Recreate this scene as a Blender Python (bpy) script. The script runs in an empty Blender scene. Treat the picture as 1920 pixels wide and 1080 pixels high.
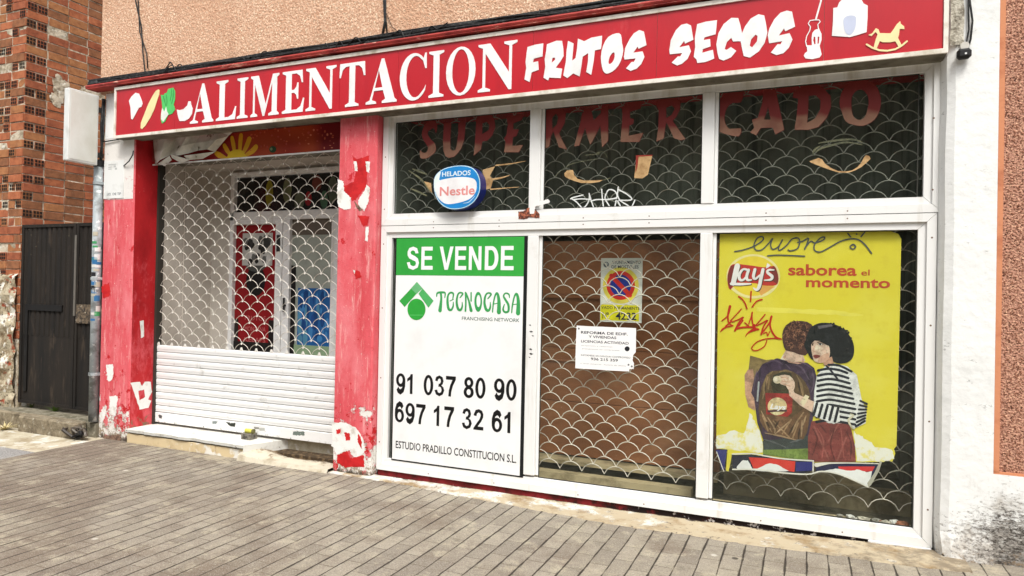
import bpy, bmesh, math, random
from mathutils import Vector, noise as mnoise
from mathutils.geometry import tessellate_polygon
random.seed(7)
sc = bpy.context.scene
COL = sc.collection
# ------------------------------------------------------------------ camera model (fitted to the facade's vanishing points)
F, VX, H = 1283.0, (-2020.0, 490.0), 1.55
def _n(v): return Vector(v).normalized()
XC = _n((-(VX[0]-960), VX[1]-540, F))
ZC = _n((0.02, 1.0, -(0.02*XC[0]+XC[1])/XC[2]))
YC = ZC.cross(XC)
def ray(px, py):
    v = Vector(((px-960)/F, -(py-540)/F, -1.0))
    return Vector((XC.dot(v), YC.dot(v), ZC.dot(v)))
_r = ray(1745, 1030); _t = H/-_r[2]
CAM = Vector((-_r[0]*_t, -_r[1]*_t, H))
def at(px, py, y=0.0):            # point of the plane y = const seen at a pixel of the photograph (measuring aid)
    r = ray(px, py); t = (y-CAM[1])/r[1]; return (CAM[0]+r[0]*t, y, CAM[2]+r[2]*t)
def atx(px, py, x):
    r = ray(px, py); t = (x-CAM[0])/r[0]; return (x, CAM[1]+r[1]*t, CAM[2]+r[2]*t)
def atz(px, py, z=0.0):
    r = ray(px, py); t = (z-CAM[2])/r[2]; return (CAM[0]+r[0]*t, CAM[1]+r[1]*t, z)
cam = bpy.data.cameras.new('camera'); co = bpy.data.objects.new('camera', cam); COL.objects.link(co)
from mathutils import Matrix
R = Matrix((XC, YC, ZC)).transposed()     # camera axes in world: rows give components
Mw = Matrix(((XC[0], XC[1], XC[2]), (YC[0], YC[1], YC[2]), (ZC[0], ZC[1], ZC[2])))
co.matrix_world = Matrix.Translation(CAM) @ Mw.to_4x4()
cam.sensor_width = 36; cam.lens = 36*F/1920; cam.clip_end = 1000; cam.clip_start = 0.05
sc.camera = co
# ------------------------------------------------------------------ materials
def lin(c, k=0.8):
    o = []
    for v in c:
        v = v/255.0
        o.append((v/12.92 if v <= 0.04045 else ((v+0.055)/1.055)**2.4)*k)
    return (o[0], o[1], o[2], 1)
MATS = {}
def _axis(nt, ax):
    g = nt.nodes.new('ShaderNodeNewGeometry'); s = nt.nodes.new('ShaderNodeSeparateXYZ')
    nt.links.new(g.outputs['Position'], s.inputs[0]); return s.outputs['xyz'.index(ax)]
def _tex(nt, L):
    g = nt.nodes.new('ShaderNodeNewGeometry'); mp = nt.nodes.new('ShaderNodeMapping')
    nt.links.new(g.outputs['Position'], mp.inputs[0]); mp.inputs['Scale'].default_value = L.get('sc', (1, 1, 1))
    mp.inputs['Location'].default_value = L.get('off', (0, 0, 0))
    if L.get('k') == 'vor':
        t = nt.nodes.new('ShaderNodeTexVoronoi'); t.inputs['Scale'].default_value = L['s']; out = t.outputs['Distance']
        if L.get('cell'):
            sp = nt.nodes.new('ShaderNodeSeparateColor'); nt.links.new(t.outputs['Color'], sp.inputs[0]); out = sp.outputs[0]
    else:
        t = nt.nodes.new('ShaderNodeTexNoise'); t.inputs['Scale'].default_value = L['s']
        t.inputs['Detail'].default_value = L.get('d', 4); t.inputs['Roughness'].default_value = L.get('r', 0.6)
        t.inputs['Distortion'].default_value = L.get('dist', 0); out = t.outputs['Fac']
    nt.links.new(mp.outputs[0], t.inputs['Vector'])
    if 'b' in L:      # bias along an axis: (axis, a0, a1, b0, b1)
        ax, a0, a1, b0, b1 = L['b']
        mr = nt.nodes.new('ShaderNodeMapRange'); nt.links.new(_axis(nt, ax), mr.inputs[0])
        for i, v in enumerate((a0, a1, b0, b1)): mr.inputs[i+1].default_value = v
        ad = nt.nodes.new('ShaderNodeMath'); ad.operation = 'ADD'
        nt.links.new(out, ad.inputs[0]); nt.links.new(mr.outputs[0], ad.inputs[1]); out = ad.outputs[0]
    if 'b2' in L:
        ax, a0, a1, b0, b1 = L['b2']
        mr = nt.nodes.new('ShaderNodeMapRange'); nt.links.new(_axis(nt, ax), mr.inputs[0])
        for i, v in enumerate((a0, a1, b0, b1)): mr.inputs[i+1].default_value = v
        ad = nt.nodes.new('ShaderNodeMath'); ad.operation = 'ADD'
        nt.links.new(out, ad.inputs[0]); nt.links.new(mr.outputs[0], ad.inputs[1]); out = ad.outputs[0]
    return out
def mat(name, c, rough=0.7, layers=(), bumps=(), k=0.8, metal=0.0, spec=0.3, alpha=1.0):
    if name in MATS: return MATS[name]
    m = bpy.data.materials.new(name); m.use_nodes = True; nt = m.node_tree
    bs = nt.nodes['Principled BSDF']; bs.inputs['Roughness'].default_value = rough
    bs.inputs['Metallic'].default_value = metal; bs.inputs['Specular IOR Level'].default_value = spec
    bs.inputs['Alpha'].default_value = alpha
    base = nt.nodes.new('ShaderNodeRGB'); base.outputs[0].default_value = lin(c, k); cur = base.outputs[0]
    MB_ = []
    for L in layers:
        f = _tex(nt, L)
        mr = nt.nodes.new('ShaderNodeMapRange'); nt.links.new(f, mr.inputs[0])
        mr.inputs[1].default_value = L.get('lo', 0.5); mr.inputs[2].default_value = L.get('hi', 0.6)
        mr.inputs[4].default_value = L.get('a', 1.0)
        if 'bp' in L: MB_.append((mr.outputs[0], L['bp']))
        mx = nt.nodes.new('ShaderNodeMix'); mx.data_type = 'RGBA'
        nt.links.new(mr.outputs[0], mx.inputs[0]); nt.links.new(cur, mx.inputs[6]); mx.inputs[7].default_value = lin(L['c'], k)
        cur = mx.outputs[2]
    nt.links.new(cur, bs.inputs['Base Color'])
    prev = None
    for B in bumps:
        bp = nt.nodes.new('ShaderNodeBump'); bp.inputs['Strength'].default_value = B.get('st', 0.5)
        bp.inputs['Distance'].default_value = B.get('di', 0.01)
        nt.links.new(_tex(nt, B), bp.inputs['Height'])
        if prev: nt.links.new(prev, bp.inputs['Normal'])
        prev = bp.outputs[0]
    for o_, st_ in MB_:
        bp = nt.nodes.new('ShaderNodeBump'); bp.inputs['Strength'].default_value = abs(st_); bp.inputs['Distance'].default_value = 0.006; bp.invert = st_ > 0
        nt.links.new(o_, bp.inputs['Height'])
        if prev: nt.links.new(prev, bp.inputs['Normal'])
        prev = bp.outputs[0]
    if prev: nt.links.new(prev, bs.inputs['Normal'])
    MATS[name] = m; return m
def ink(c, rough=0.45, k=0.8):     # printed or painted flat colour, with a little wear
    n = 'ink_%02x%02x%02x' % tuple(c)
    d = tuple(max(0, int(v*0.86)) for v in c)
    return mat(n, c, rough, [dict(c=d, s=9, d=5, lo=0.45, hi=0.75, a=0.55)], [], k)
def glassmat(name, tint, dirt, dirtcol=(150, 160, 145)):
    m = bpy.data.materials.new(name); m.use_nodes = True; nt = m.node_tree; nt.nodes.remove(nt.nodes['Principled BSDF'])
    out = nt.nodes['Material Output']
    tr = nt.nodes.new('ShaderNodeBsdfTransparent'); tr.inputs[0].default_value = (*tint, 1)
    gl = nt.nodes.new('ShaderNodeBsdfGlossy'); gl.inputs['Roughness'].default_value = 0.02; gl.inputs[0].default_value = (0.9, 0.95, 0.92, 1)
    df = nt.nodes.new('ShaderNodeBsdfDiffuse'); df.inputs[0].default_value = lin(dirtcol)
    fr = nt.nodes.new('ShaderNodeFresnel'); gg = nt.nodes.new('ShaderNodeNewGeometry')
    im = nt.nodes.new('ShaderNodeMapRange'); nt.links.new(gg.outputs['Backfacing'], im.inputs[0]); im.inputs[3].default_value = 1.5; im.inputs[4].default_value = 1/1.5
    nt.links.new(im.outputs[0], fr.inputs[0])
    m1 = nt.nodes.new('ShaderNodeMixShader'); nt.links.new(fr.outputs[0], m1.inputs[0])
    nt.links.new(tr.outputs[0], m1.inputs[1]); nt.links.new(gl.outputs[0], m1.inputs[2])
    f = _tex(nt, dict(s=2.2, d=8, r=0.7, sc=(1, 1, 0.6)))
    mr = nt.nodes.new('ShaderNodeMapRange'); nt.links.new(f, mr.inputs[0]); mr.inputs[1].default_value = 0.4; mr.inputs[2].default_value = 0.85
    mr.inputs[3].default_value = dirt*0.5; mr.inputs[4].default_value = dirt*2.6
    m2 = nt.nodes.new('ShaderNodeMixShader'); nt.links.new(mr.outputs[0], m2.inputs[0])
    nt.links.new(m1.outputs[0], m2.inputs[1]); nt.links.new(df.outputs[0], m2.inputs[2]); nt.links.new(m2.outputs[0], out.inputs[0])
    MATS[name] = m; return m
# ------------------------------------------------------------------ mesh builder
def inset_fill(polys):
    """tessellate a polygon with holes given as lists of 3D points"""
    return tessellate_polygon(polys)
class MB:
    def __init__(s): s.v = []; s.f = []; s.m = []; s.mats = []; s.it = []
    def mi(s, m):
        if m is None: return 0
        if m not in s.mats: s.mats.append(m)
        return s.mats.index(m)
    def add(s, vs, fs, m=None):
        b = len(s.v); s.v += [tuple(v) for v in vs]; i = s.mi(m)
        a = len(s.f)
        for f in fs: s.f.append(tuple(b+k for k in f)); s.m.append(i)
        s.it.append((b, len(s.v), a, len(s.f)))
    def box(s, x0, x1, y0, y1, z0, z1, m=None, jit=0.0):
        vs = [(x, y, z) for z in (z0, z1) for y in (y0, y1) for x in (x0, x1)]
        if jit: vs = [tuple(c+random.uniform(-jit, jit) for c in v) for v in vs]
        s.add(vs, [(0, 2, 3, 1), (4, 5, 7, 6), (0, 1, 5, 4), (2, 6, 7, 3), (0, 4, 6, 2), (1, 3, 7, 5)], m)
    def poly(s, pts, m=None, holes=()):
        loops = [[Vector(p) for p in pts]]+[[Vector(p) for p in h] for h in holes]
        allp = [p for l in loops for p in l]
        tris = tessellate_polygon(loops)
        out = []
        for t in tris:
            a, b, c = (allp[i] for i in t)
            n = (b-a).cross(c-a)
            out.append(t if n.y <= 0 else (t[0], t[2], t[1]))
        s.add(allp, out, m)
    def prism(s, pts, y0, y1, m=None, holes=()):   # pts: (x,z) outline extruded from y0 (front) to y1
        s.poly([(x, y0, z) for x, z in pts], m, [[(x, y0, z) for x, z in h] for h in holes])
        for lp in [pts]+list(holes):
            n = len(lp); vs = [(x, y0, z) for x, z in lp]+[(x, y1, z) for x, z in lp]
            s.add(vs, [(i, i+n, (i+1) % n+n, (i+1) % n) for i in range(n)], m)
        s.add([(x, y1, z) for x, z in pts], [tuple(range(len(pts)))] if not holes else [], m)
    def tube(s, pts, r, seg=6, m=None, closed=False):
        pts = [Vector(p) for p in pts]; n = len(pts); rings = []
        for i, p in enumerate(pts):
            a = pts[i-1] if i else p; b = pts[i+1] if i < n-1 else p
            t = (b-a)
            if t.length < 1e-9: t = Vector((0, 0, 1))
            t.normalize(); up = Vector((0, 1, 0)) if abs(t.y) < 0.9 else Vector((1, 0, 0))
            u = t.cross(up).normalized(); w = t.cross(u); rr = r[i] if isinstance(r, (list, tuple)) else r
            rings.append([p+(u*math.cos(2*math.pi*k/seg)+w*math.sin(2*math.pi*k/seg))*rr for k in range(seg)])
        vs = [v for g in rings for v in g]; fs = []
        for i in range(n-1):
            for k in range(seg):
                fs.append((i*seg+k, i*seg+(k+1) % seg, (i+1)*seg+(k+1) % seg, (i+1)*seg+k))
        fs.append(tuple(range(seg))[::-1]); fs.append(tuple((n-1)*seg+k for k in range(seg)))
        s.add(vs, fs, m)
    def ribbon(s, pts, w, m=None):      # flat stroke lying in a plane y = const; pts (x, y, z)
        pts = [Vector(p) for p in pts]; n = len(pts); L = []; Rr = []
        for i, p in enumerate(pts):
            a = pts[max(i-1, 0)]; b = pts[min(i+1, n-1)]; t = b-a
            nn = Vector((-t.z, 0, t.x)); nn = nn.normalized() if nn.length > 0 else Vector((0, 0, 1))
            ww = (w[i] if isinstance(w, (list, tuple)) else w)/2
            L.append(p+nn*ww); Rr.append(p-nn*ww)
        for i in range(n-1):      # each piece a hair apart so that tight bends never lie in one plane
            e_ = Vector((0, -(i % 4)*2.5e-5, 0)); s.add([L[i]+e_, Rr[i]+e_, Rr[i+1]+e_, L[i+1]+e_], [(0, 1, 2, 3)], m)
        for e in (0, n-1):
            ww = (w[e] if isinstance(w, (list, tuple)) else w)/2
            c = [pts[e]+Vector((math.cos(q)*ww, 5e-5, math.sin(q)*ww)) for q in [k*math.pi/4 for k in range(8)]]
            s.add(c, [tuple(range(8))], m)
    def split(s, gap):            # cut into clusters of shapes that lie within gap of each other
        n = len(s.it); bb = []
        for v0, v1, a, c in s.it:
            vs = s.v[v0:v1]; bb.append([f_(q[k] for q in vs) for k in range(3) for f_ in (min, max)] if vs else None)
        par = list(range(n))
        def fd(i):
            while par[i] != i: par[i] = par[par[i]]; i = par[i]
            return i
        for i in range(n):
            for j in range(i):
                A, B = bb[i], bb[j]
                if A and B and all(A[2*k]-gap <= B[2*k+1] and B[2*k]-gap <= A[2*k+1] for k in range(3)): par[fd(i)] = fd(j)
        gr_ = {}
        for i in range(n):
            if bb[i]: gr_.setdefault(fd(i), []).append(i)
        out = []
        for g_ in gr_.values():
            m2 = MB(); m2.mats = list(s.mats)
            for i in g_:
                v0, v1, a, c = s.it[i]; b0 = len(m2.v); m2.v += s.v[v0:v1]; f0 = len(m2.f)
                m2.f += [tuple(k-v0+b0 for k in f) for f in s.f[a:c]]; m2.m += s.m[a:c]; m2.it.append((b0, len(m2.v), f0, len(m2.f)))
            used = sorted(set(m2.m)); m2.m = [used.index(k) for k in m2.m]; m2.mats = [m2.mats[k] for k in used] if m2.mats else []
            out.append(m2)
        return out
    def build(s, name, m=None, parent=None, bevel=0, smooth=False, split=None):
        if split is not None:
            r_ = [q.build(name, m, parent, bevel, smooth) for q in s.split(split)]
            return r_[0]
        o_ = Vector(parent.matrix_world.translation) if parent else Vector((0, 0, 0))
        if parent and parent.get('_org'): o_ = Vector(parent['_org'])
        me = bpy.data.meshes.new(name); me.from_pydata([tuple(Vector(v)-o_) for v in s.v], [], s.f)
        if s.mats:
            for mm in s.mats: me.materials.append(mm)
            for p, i in zip(me.polygons, s.m): p.material_index = i
        elif m: me.materials.append(m)
        if m and s.mats and m not in s.mats: pass
        if bevel:
            b = bmesh.new(); b.from_mesh(me)
            bmesh.ops.remove_doubles(b, verts=b.verts, dist=1e-5)
            ed = [e for e in b.edges if len(e.link_faces) == 2 and e.calc_face_angle(0) > 0.5]
            bmesh.ops.bevel(b, geom=ed, offset=bevel, segments=1, affect='EDGES', clamp_overlap=True)
            b.to_mesh(me); b.free()
        if smooth:
            for p in me.polygons: p.use_smooth = True
        me.update()
        o = bpy.data.objects.new(name, me); COL.objects.link(o)
        if parent: o.parent = parent; o['_org'] = tuple(o_)
        return o
def box(name, m, parent, *a, bevel=0):
    b = MB(); b.box(*a); return b.build(name, m, parent, bevel)
ORG = []
def thing(name, label, cat, loc=(0, 0, 0), group=None):
    o = bpy.data.objects.new(name, None); COL.objects.link(o); o.location = loc; o['_org'] = tuple(loc)
    o.empty_display_size = 0.1
    o['label'] = label; o['category'] = cat
    if group: o['group'] = group
    return o
def tag(o, label, cat, group=None):
    o['label'] = label; o['category'] = cat
    if group: o['group'] = group
    return o
def struct(o): o['kind'] = 'structure'; return o
def cat_smooth(pts, n=4, closed=True):
    out = []; N = len(pts)
    rng = range(N) if closed else range(N-1)
    for i in rng:
        if closed: p0, p1, p2, p3 = (pts[(i+k) % N] for k in (-1, 0, 1, 2))
        else: p0, p1, p2, p3 = pts[max(i-1, 0)], pts[i], pts[i+1], pts[min(i+2, N-1)]
        for j in range(n):
            t = j/n
            out.append(tuple(0.5*((2*b)+(-a+c)*t+(2*a-5*b+4*c-d)*t*t+(-a+3*b-3*c+d)*t**3) for a, b, c, d in zip(p0, p1, p2, p3)))
    if not closed: out.append(tuple(pts[-1]))
    return out
def pink(c):      # printed cloth / skin / hair: mottled like a faded half-tone print
    n = 'print_%02x%02x%02x' % tuple(c); dk_ = tuple(int(v*.62) for v in c); lt_ = tuple(min(255, int(v*1.18+14)) for v in c)
    return mat(n, c, .55, [dict(c=dk_, s=11, d=7, r=.7, lo=.46, hi=.66, a=.7), dict(c=lt_, s=17, d=7, r=.7, lo=.52, hi=.68, a=.75, off=(3, 1, 2)), dict(c=dk_, s=60, d=4, lo=.55, hi=.65, a=.5, off=(1, 7, 2))])
INK = [ink]
class Flat:      # traces shapes of a flat print; each layer lies a hair proud of the one below
    def __init__(s, y, step=0.0005): s.y = y; s.step = step; s.o = (0, 0, 1); s.mb = MB(); s.c = 0
    def crop(s, ox, oy, k): s.o = (ox, oy, k); return s
    def P(s, p, L): return at(s.o[0]+p[0]/s.o[2], s.o[1]+p[1]/s.o[2], s.y-L*s.step-(s.c % 7)*4e-5)
    def poly(s, pts, c, L=1, holes=(), sm=0):
        s.c += 1
        if sm: pts = cat_smooth(pts, sm); holes = [cat_smooth(h, sm) for h in holes]
        s.mb.poly([s.P(p, L) for p in pts], c if not isinstance(c, tuple) else INK[0](c), [[s.P(p, L) for p in h] for h in holes])
    def stroke(s, pts, w, c, L=1, sm=4):
        s.c += 1
        if sm: pts = cat_smooth(pts, sm, False)
        q = [s.P(p, L) for p in pts]
        k = abs(s.P((0, 0), L)[2]-s.P((0, 1), L)[2])
        ww = [x*k for x in w] if isinstance(w, list) else w*k
        if isinstance(ww, list) and len(ww) != len(q):
            w0 = ww; ww = []
            for i in range(len(q)):
                t = i*(len(w0)-1)/(len(q)-1); j = min(int(t), len(w0)-2); ww.append(w0[j]+(w0[j+1]-w0[j])*(t-j))
        s.mb.ribbon(q, ww, c if not isinstance(c, tuple) else INK[0](c))
    def ell(s, cx, cy, rx, ry, c, L=1, n=24, a0=0, a1=360):
        s.poly([(cx+rx*math.cos(math.radians(a0+(a1-a0)*i/n)), cy+ry*math.sin(math.radians(a0+(a1-a0)*i/n))) for i in range(n)], c, L)
    def build(s, name, parent, split=None): o = s.mb.build(name, None, parent, split=split); s.mb = MB(); return o
def text(mb, st, x0, x1, z0, z1, y, m, bold=0.0, shear=0.0, space=1.0):
    cu = bpy.data.curves.new('t', 'FONT'); cu.body = st; cu.offset = bold; cu.shear = shear; cu.space_character = space
    cu.resolution_u = 3
    o = bpy.data.objects.new('t', cu); COL.objects.link(o)
    bpy.context.view_layer.update()
    me = bpy.data.meshes.new_from_object(o.evaluated_get(bpy.context.evaluated_depsgraph_get()))
    xs = [v.co.x for v in me.vertices]; ys = [v.co.y for v in me.vertices]
    a, b, c, d = min(xs), max(xs), min(ys), max(ys)
    vs = [(x0+(v.co.x-a)/(b-a)*(x1-x0), y, z0+(v.co.y-c)/(d-c)*(z1-z0)) for v in me.vertices]
    mb.add(vs, [tuple(p.vertices) for p in me.polygons], m)
    bpy.data.objects.remove(o); bpy.data.curves.remove(cu); bpy.data.meshes.remove(me)
def textpx(mb, st, px0, px1, pyb, pyt, y, m, **k):   # box given by photo pixels: left/right x, baseline-left y, top-left y
    a = at(px0, pyb, y); b = at(px0, pyt, y); c = at(px1, pyb, y)
    text(mb, st, a[0], c[0], a[2], b[2], y, m, **k)
# ---- palette
BR = dict
stucco = mat('pebble_stucco', (230, 188, 158), 0.95,
    [dict(c=(204, 156, 124), s=74, d=3, lo=0.42, hi=0.62), dict(c=(252, 224, 192), s=48, d=3, lo=0.54, hi=0.64, off=(4, 1, 2)), dict(c=(210, 160, 126), s=1.1, d=7, lo=0.45, hi=0.7, a=0.55),
     dict(c=(146, 98, 68), s=70, d=2, lo=0.61, hi=0.68, off=(9, 3, 1)), dict(c=(180, 134, 104), s=2.4, d=8, r=.7, lo=.55, hi=.75, sc=(1.5, 1, .4), a=.5)],
    [dict(s=55, d=2, st=0.9, di=0.014)])
panelm = mat('pebble_panel', (202, 150, 126), 0.95,
    [dict(c=(138, 88, 66), s=80, d=2, lo=0.48, hi=0.62), dict(c=(232, 182, 150), s=80, d=2, lo=0.56, hi=0.64, off=(4, 1, 2)), dict(c=(85, 50, 38), s=110, d=1, lo=0.6, hi=0.66, off=(2, 7, 3))],
    [dict(s=80, d=2, st=1.0, di=0.015)])
orange = mat('orange_render', (220, 148, 108), 0.9, [dict(c=(196, 122, 88), s=8, d=6, lo=0.5, hi=0.7)], [dict(s=40, st=0.3, di=0.005)])
pierm = mat('white_rough_render', (248, 249, 246), 0.95,
    [dict(c=(224, 226, 222), s=2.5, d=9, r=0.7, lo=0.5, hi=0.75),
     dict(c=(150, 150, 146), s=9, d=10, r=0.78, lo=0.61, hi=0.68, sc=(1, 1, 2.2)),
     dict(c=(206, 200, 190), s=5, d=9, r=.75, lo=.5, hi=.68, b=('z', 0.1, 0.6, 0.05, -0.2), b2=('x', 0.02, 0.3, -0.03, 0.10)),
     dict(c=(150, 144, 136), s=30, d=10, r=0.82, lo=0.53, hi=0.62, sc=(1, 1, 2), b=('z', 0.2, 0.62, 0.05, -0.16), b2=('x', 0.03, 0.34, -0.07, 0.05), bp=.5),
     dict(c=(84, 78, 72), s=34, d=10, r=0.84, lo=0.575, hi=0.62, sc=(1, 1, 2), b=('z', 0.22, 0.62, 0.03, -0.16), b2=('x', 0.05, 0.36, -0.08, 0.05), bp=.6, off=(4, 4, 1)),
     dict(c=(160, 138, 112), s=18, d=8, r=0.8, lo=0.6, hi=0.66, sc=(1, 1, 2), b=('z', 0.0, 0.35, 0.06, -0.25), b2=('x', 0.1, 0.5, 0, 0.06), off=(3, 3, 3)),
     dict(c=(56, 52, 46), s=22, d=9, r=.75, lo=0.54, hi=0.62, b=('z', -0.01, 0.08, 0.06, -0.3)),
     dict(c=(110, 106, 100), s=40, d=6, r=0.8, lo=0.68, hi=0.70, sc=(1, 1, 1.5), off=(1, 5, 2))],
    [dict(s=24, d=6, st=0.35, di=0.01), dict(s=3, d=3, st=0.25, di=0.03)])
pillarm = mat('peeling_pink_paint', (230, 96, 104), 0.8,
    [dict(c=(240, 138, 144), s=3.2, d=9, r=.7, lo=0.42, hi=0.7, sc=(1, 1, 0.6)),
     dict(c=(208, 62, 70), s=2.2, d=7, r=.65, lo=0.5, hi=0.75, sc=(1.5, 1, 0.4), off=(4, 4, 4)),
     dict(c=(246, 186, 182), s=9, d=10, r=0.8, lo=0.54, hi=0.68, sc=(3, 3, 0.35), off=(7, 1, 5)),
     dict(c=(205, 40, 48), s=5, d=8, r=0.7, lo=0.62, hi=0.64, sc=(1, 1, 0.7), off=(3, 1, 5)),
     dict(c=(200, 22, 28), s=9, d=9, r=0.74, lo=0.56, hi=0.585, b=('z', 0.0, 0.9, 0.09, -0.07), bp=.4),
     dict(c=(244, 240, 232), s=7, d=10, r=0.76, lo=0.57, hi=0.58, b=('z', 0.05, 0.9, 0.10, -0.12), off=(2, 8, 3), bp=.8),
     dict(c=(240, 232, 220), s=26, d=8, r=0.82, lo=0.635, hi=0.65, off=(2, 3, 3), bp=.5),
     dict(c=(168, 152, 130), s=24, d=9, r=0.78, lo=0.57, hi=0.62, b=('z', 0.0, 0.5, 0.09, -0.12), off=(5, 8, 3)),
     dict(c=(96, 66, 56), s=60, d=5, lo=0.66, hi=0.69, off=(1, 2, 9)),
     dict(c=(84, 74, 62), s=14, d=8, r=.75, lo=0.5, hi=0.62, b=('z', -0.03, 0.09, 0.12, -0.35), off=(1, 2, 9))],
    [dict(s=9, d=9, r=0.7, st=0.4, di=0.01), dict(s=45, d=4, st=0.35, di=0.006)])
redm = mat('red_paint_with_shade', (196, 34, 40), 0.6,  # pillar paint as in shadow: shade put into the colour, deeper higher up
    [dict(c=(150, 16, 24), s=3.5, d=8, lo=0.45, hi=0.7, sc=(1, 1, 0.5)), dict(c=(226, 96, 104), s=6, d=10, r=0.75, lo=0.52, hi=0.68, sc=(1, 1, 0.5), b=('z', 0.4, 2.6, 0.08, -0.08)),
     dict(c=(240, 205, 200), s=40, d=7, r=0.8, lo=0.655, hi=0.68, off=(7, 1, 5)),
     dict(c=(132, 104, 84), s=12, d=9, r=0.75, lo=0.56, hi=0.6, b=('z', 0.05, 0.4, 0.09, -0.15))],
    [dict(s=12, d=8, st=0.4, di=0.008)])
frame_w = mat('white_window_paint', (246, 246, 243), 0.45,
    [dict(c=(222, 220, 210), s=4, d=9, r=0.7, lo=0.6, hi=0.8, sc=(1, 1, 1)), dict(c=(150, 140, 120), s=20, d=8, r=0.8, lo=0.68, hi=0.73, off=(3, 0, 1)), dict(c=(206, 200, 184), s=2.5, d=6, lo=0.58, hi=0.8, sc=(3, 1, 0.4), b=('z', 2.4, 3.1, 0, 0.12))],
    [dict(s=60, d=3, st=0.05, di=0.002)], spec=0.4)
groove = mat('dark_groove', (60, 58, 52), 0.9)  # dark fill for the seam between upper and lower frames
shutter_w = mat('white_shutter_slats', (246, 246, 244), 0.4,
    [dict(c=(190, 188, 180), s=6, d=9, r=0.7, lo=0.6, hi=0.75), dict(c=(150, 145, 130), s=24, d=8, r=0.8, lo=0.6, hi=0.66, b=('z', 0.1, 0.3, 0.06, -0.12)), dict(c=(70, 68, 60), s=30, d=6, lo=0.6, hi=0.64, b=('z', 0.1, 0.2, 0.02, -0.2), off=(4, 4, 1))], spec=0.4)
grille_w = mat('white_grille_wire', (228, 222, 208), 0.45, [dict(c=(150, 135, 112), s=14, d=6, lo=0.55, hi=0.7)], spec=0.5)
grille_g = mat('grey_grille_wire', (164, 164, 152), 0.5, [dict(c=(232, 222, 206), s=.8, d=2, lo=0.4, hi=0.55, off=(5, 0, 0), b=('z', 1.9, 2.2, 0.25, -0.25), b2=('x', -1.6, -1.3, 0, -.2)), dict(c=(120, 104, 84), s=9, d=6, lo=0.55, hi=0.72)], spec=0.5)  # paler low down and leftwards: the stronger light there is put into the colour
grille_node = mat('bright_grille_node', (238, 235, 226), 0.4)
woodm = mat('brown_panelling', (152, 98, 62), 0.5,
    [dict(c=(118, 70, 42), s=2, d=8, lo=0.42, hi=0.7, sc=(0.6, 1, 2)), dict(c=(186, 136, 100), s=1.6, d=7, lo=0.52, hi=0.8, sc=(0.7, 1, 1.4), off=(2, 2, 2)), dict(c=(216, 196, 176), s=60, d=3, lo=0.69, hi=0.73), dict(c=(84, 44, 26), s=1.2, d=5, lo=0.5, hi=0.7, b=('z', 1.4, 2.0, -.2, .12))], [dict(s=20, d=4, st=0.1, di=0.003, sc=(.3, 1, 3))], k=0.95)
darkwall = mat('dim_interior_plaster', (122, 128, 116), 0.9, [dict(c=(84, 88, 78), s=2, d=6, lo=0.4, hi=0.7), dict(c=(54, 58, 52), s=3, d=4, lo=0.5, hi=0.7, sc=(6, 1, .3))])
beige = mat('beige_ledge', (196, 178, 140), 0.8, [dict(c=(130, 116, 86), s=5, d=7, lo=0.45, hi=0.65)])
doorwall = mat('vestibule_plaster', (214, 206, 194), 0.85, [dict(c=(170, 160, 146), s=2, d=8, lo=0.45, hi=0.75, sc=(1, 1, .5)), dict(c=(120, 110, 96), s=1.6, d=9, r=.7, lo=0.68, hi=0.75, sc=(.4, .4, 4))])
pavem_base = (172, 162, 148)
conc = mat('pale_concrete', (226, 216, 190), 0.95, [dict(c=(186, 170, 138), s=5, d=9, r=0.7, lo=0.45, hi=0.65), dict(c=(140, 124, 98), s=18, d=8, r=0.75, lo=0.58, hi=0.66), dict(c=(246, 244, 232), s=7, d=7, lo=0.56, hi=0.62, off=(2, 2, 0))], [dict(s=30, d=7, st=0.6, di=0.008)], k=0.62)
asph = mat('worn_asphalt', (190, 188, 184), 0.95, [dict(c=(150, 148, 144), s=60, d=4, lo=0.45, hi=0.6), dict(c=(214, 210, 200), s=2, d=8, lo=0.5, hi=0.7)], [dict(s=90, d=3, st=0.5, di=0.006)], k=0.55)
kerbm = mat('kerb_stone_grey', (172, 158, 132), 0.95, [dict(c=(120, 108, 88), s=9, d=9, r=0.75, lo=0.45, hi=0.62), dict(c=(210, 202, 180), s=14, d=8, lo=0.58, hi=0.68)], [dict(s=22, d=8, st=0.8, di=0.015)], k=0.6)
mortar = mat('grey_mortar', (214, 200, 176), 0.95, [dict(c=(150, 136, 112), s=9, d=8, lo=0.45, hi=0.6), dict(c=(226, 220, 204), s=20, d=6, lo=0.56, hi=0.64)], [dict(s=30, d=7, st=0.9, di=0.015)])
stonem = mat('crumbling_masonry', (200, 188, 160), 0.95, [dict(c=(140, 120, 92), s=7, d=9, r=.75, lo=0.45, hi=0.6), dict(c=(170, 84, 56), s=5, d=7, lo=0.57, hi=0.61, sc=(1, 1, 2)), dict(c=(240, 236, 222), s=8, d=8, lo=0.55, hi=0.6, off=(3, 3, 3)), dict(c=(80, 68, 52), s=16, d=8, lo=0.6, hi=0.63)], [dict(s=9, d=8, st=1, di=0.04)])
bricks_m = [mat('brick_%s' % n, c, 0.9, [dict(c=d, s=14, d=8, r=.7, lo=0.42, hi=0.66), dict(c=(206, 178, 150), s=30, d=8, r=.8, lo=0.62, hi=0.68)], [dict(s=50, d=5, st=0.5, di=0.006)]) for n, c, d in
    (('orange', (186, 112, 74), (152, 84, 54)), ('red', (170, 98, 66), (134, 72, 48)), ('brown', (158, 104, 70), (120, 78, 52)), ('ochre', (182, 124, 80), (148, 94, 58)))]
holedark = mat('brick_hole_shade', (34, 24, 20), 0.95)
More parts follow.
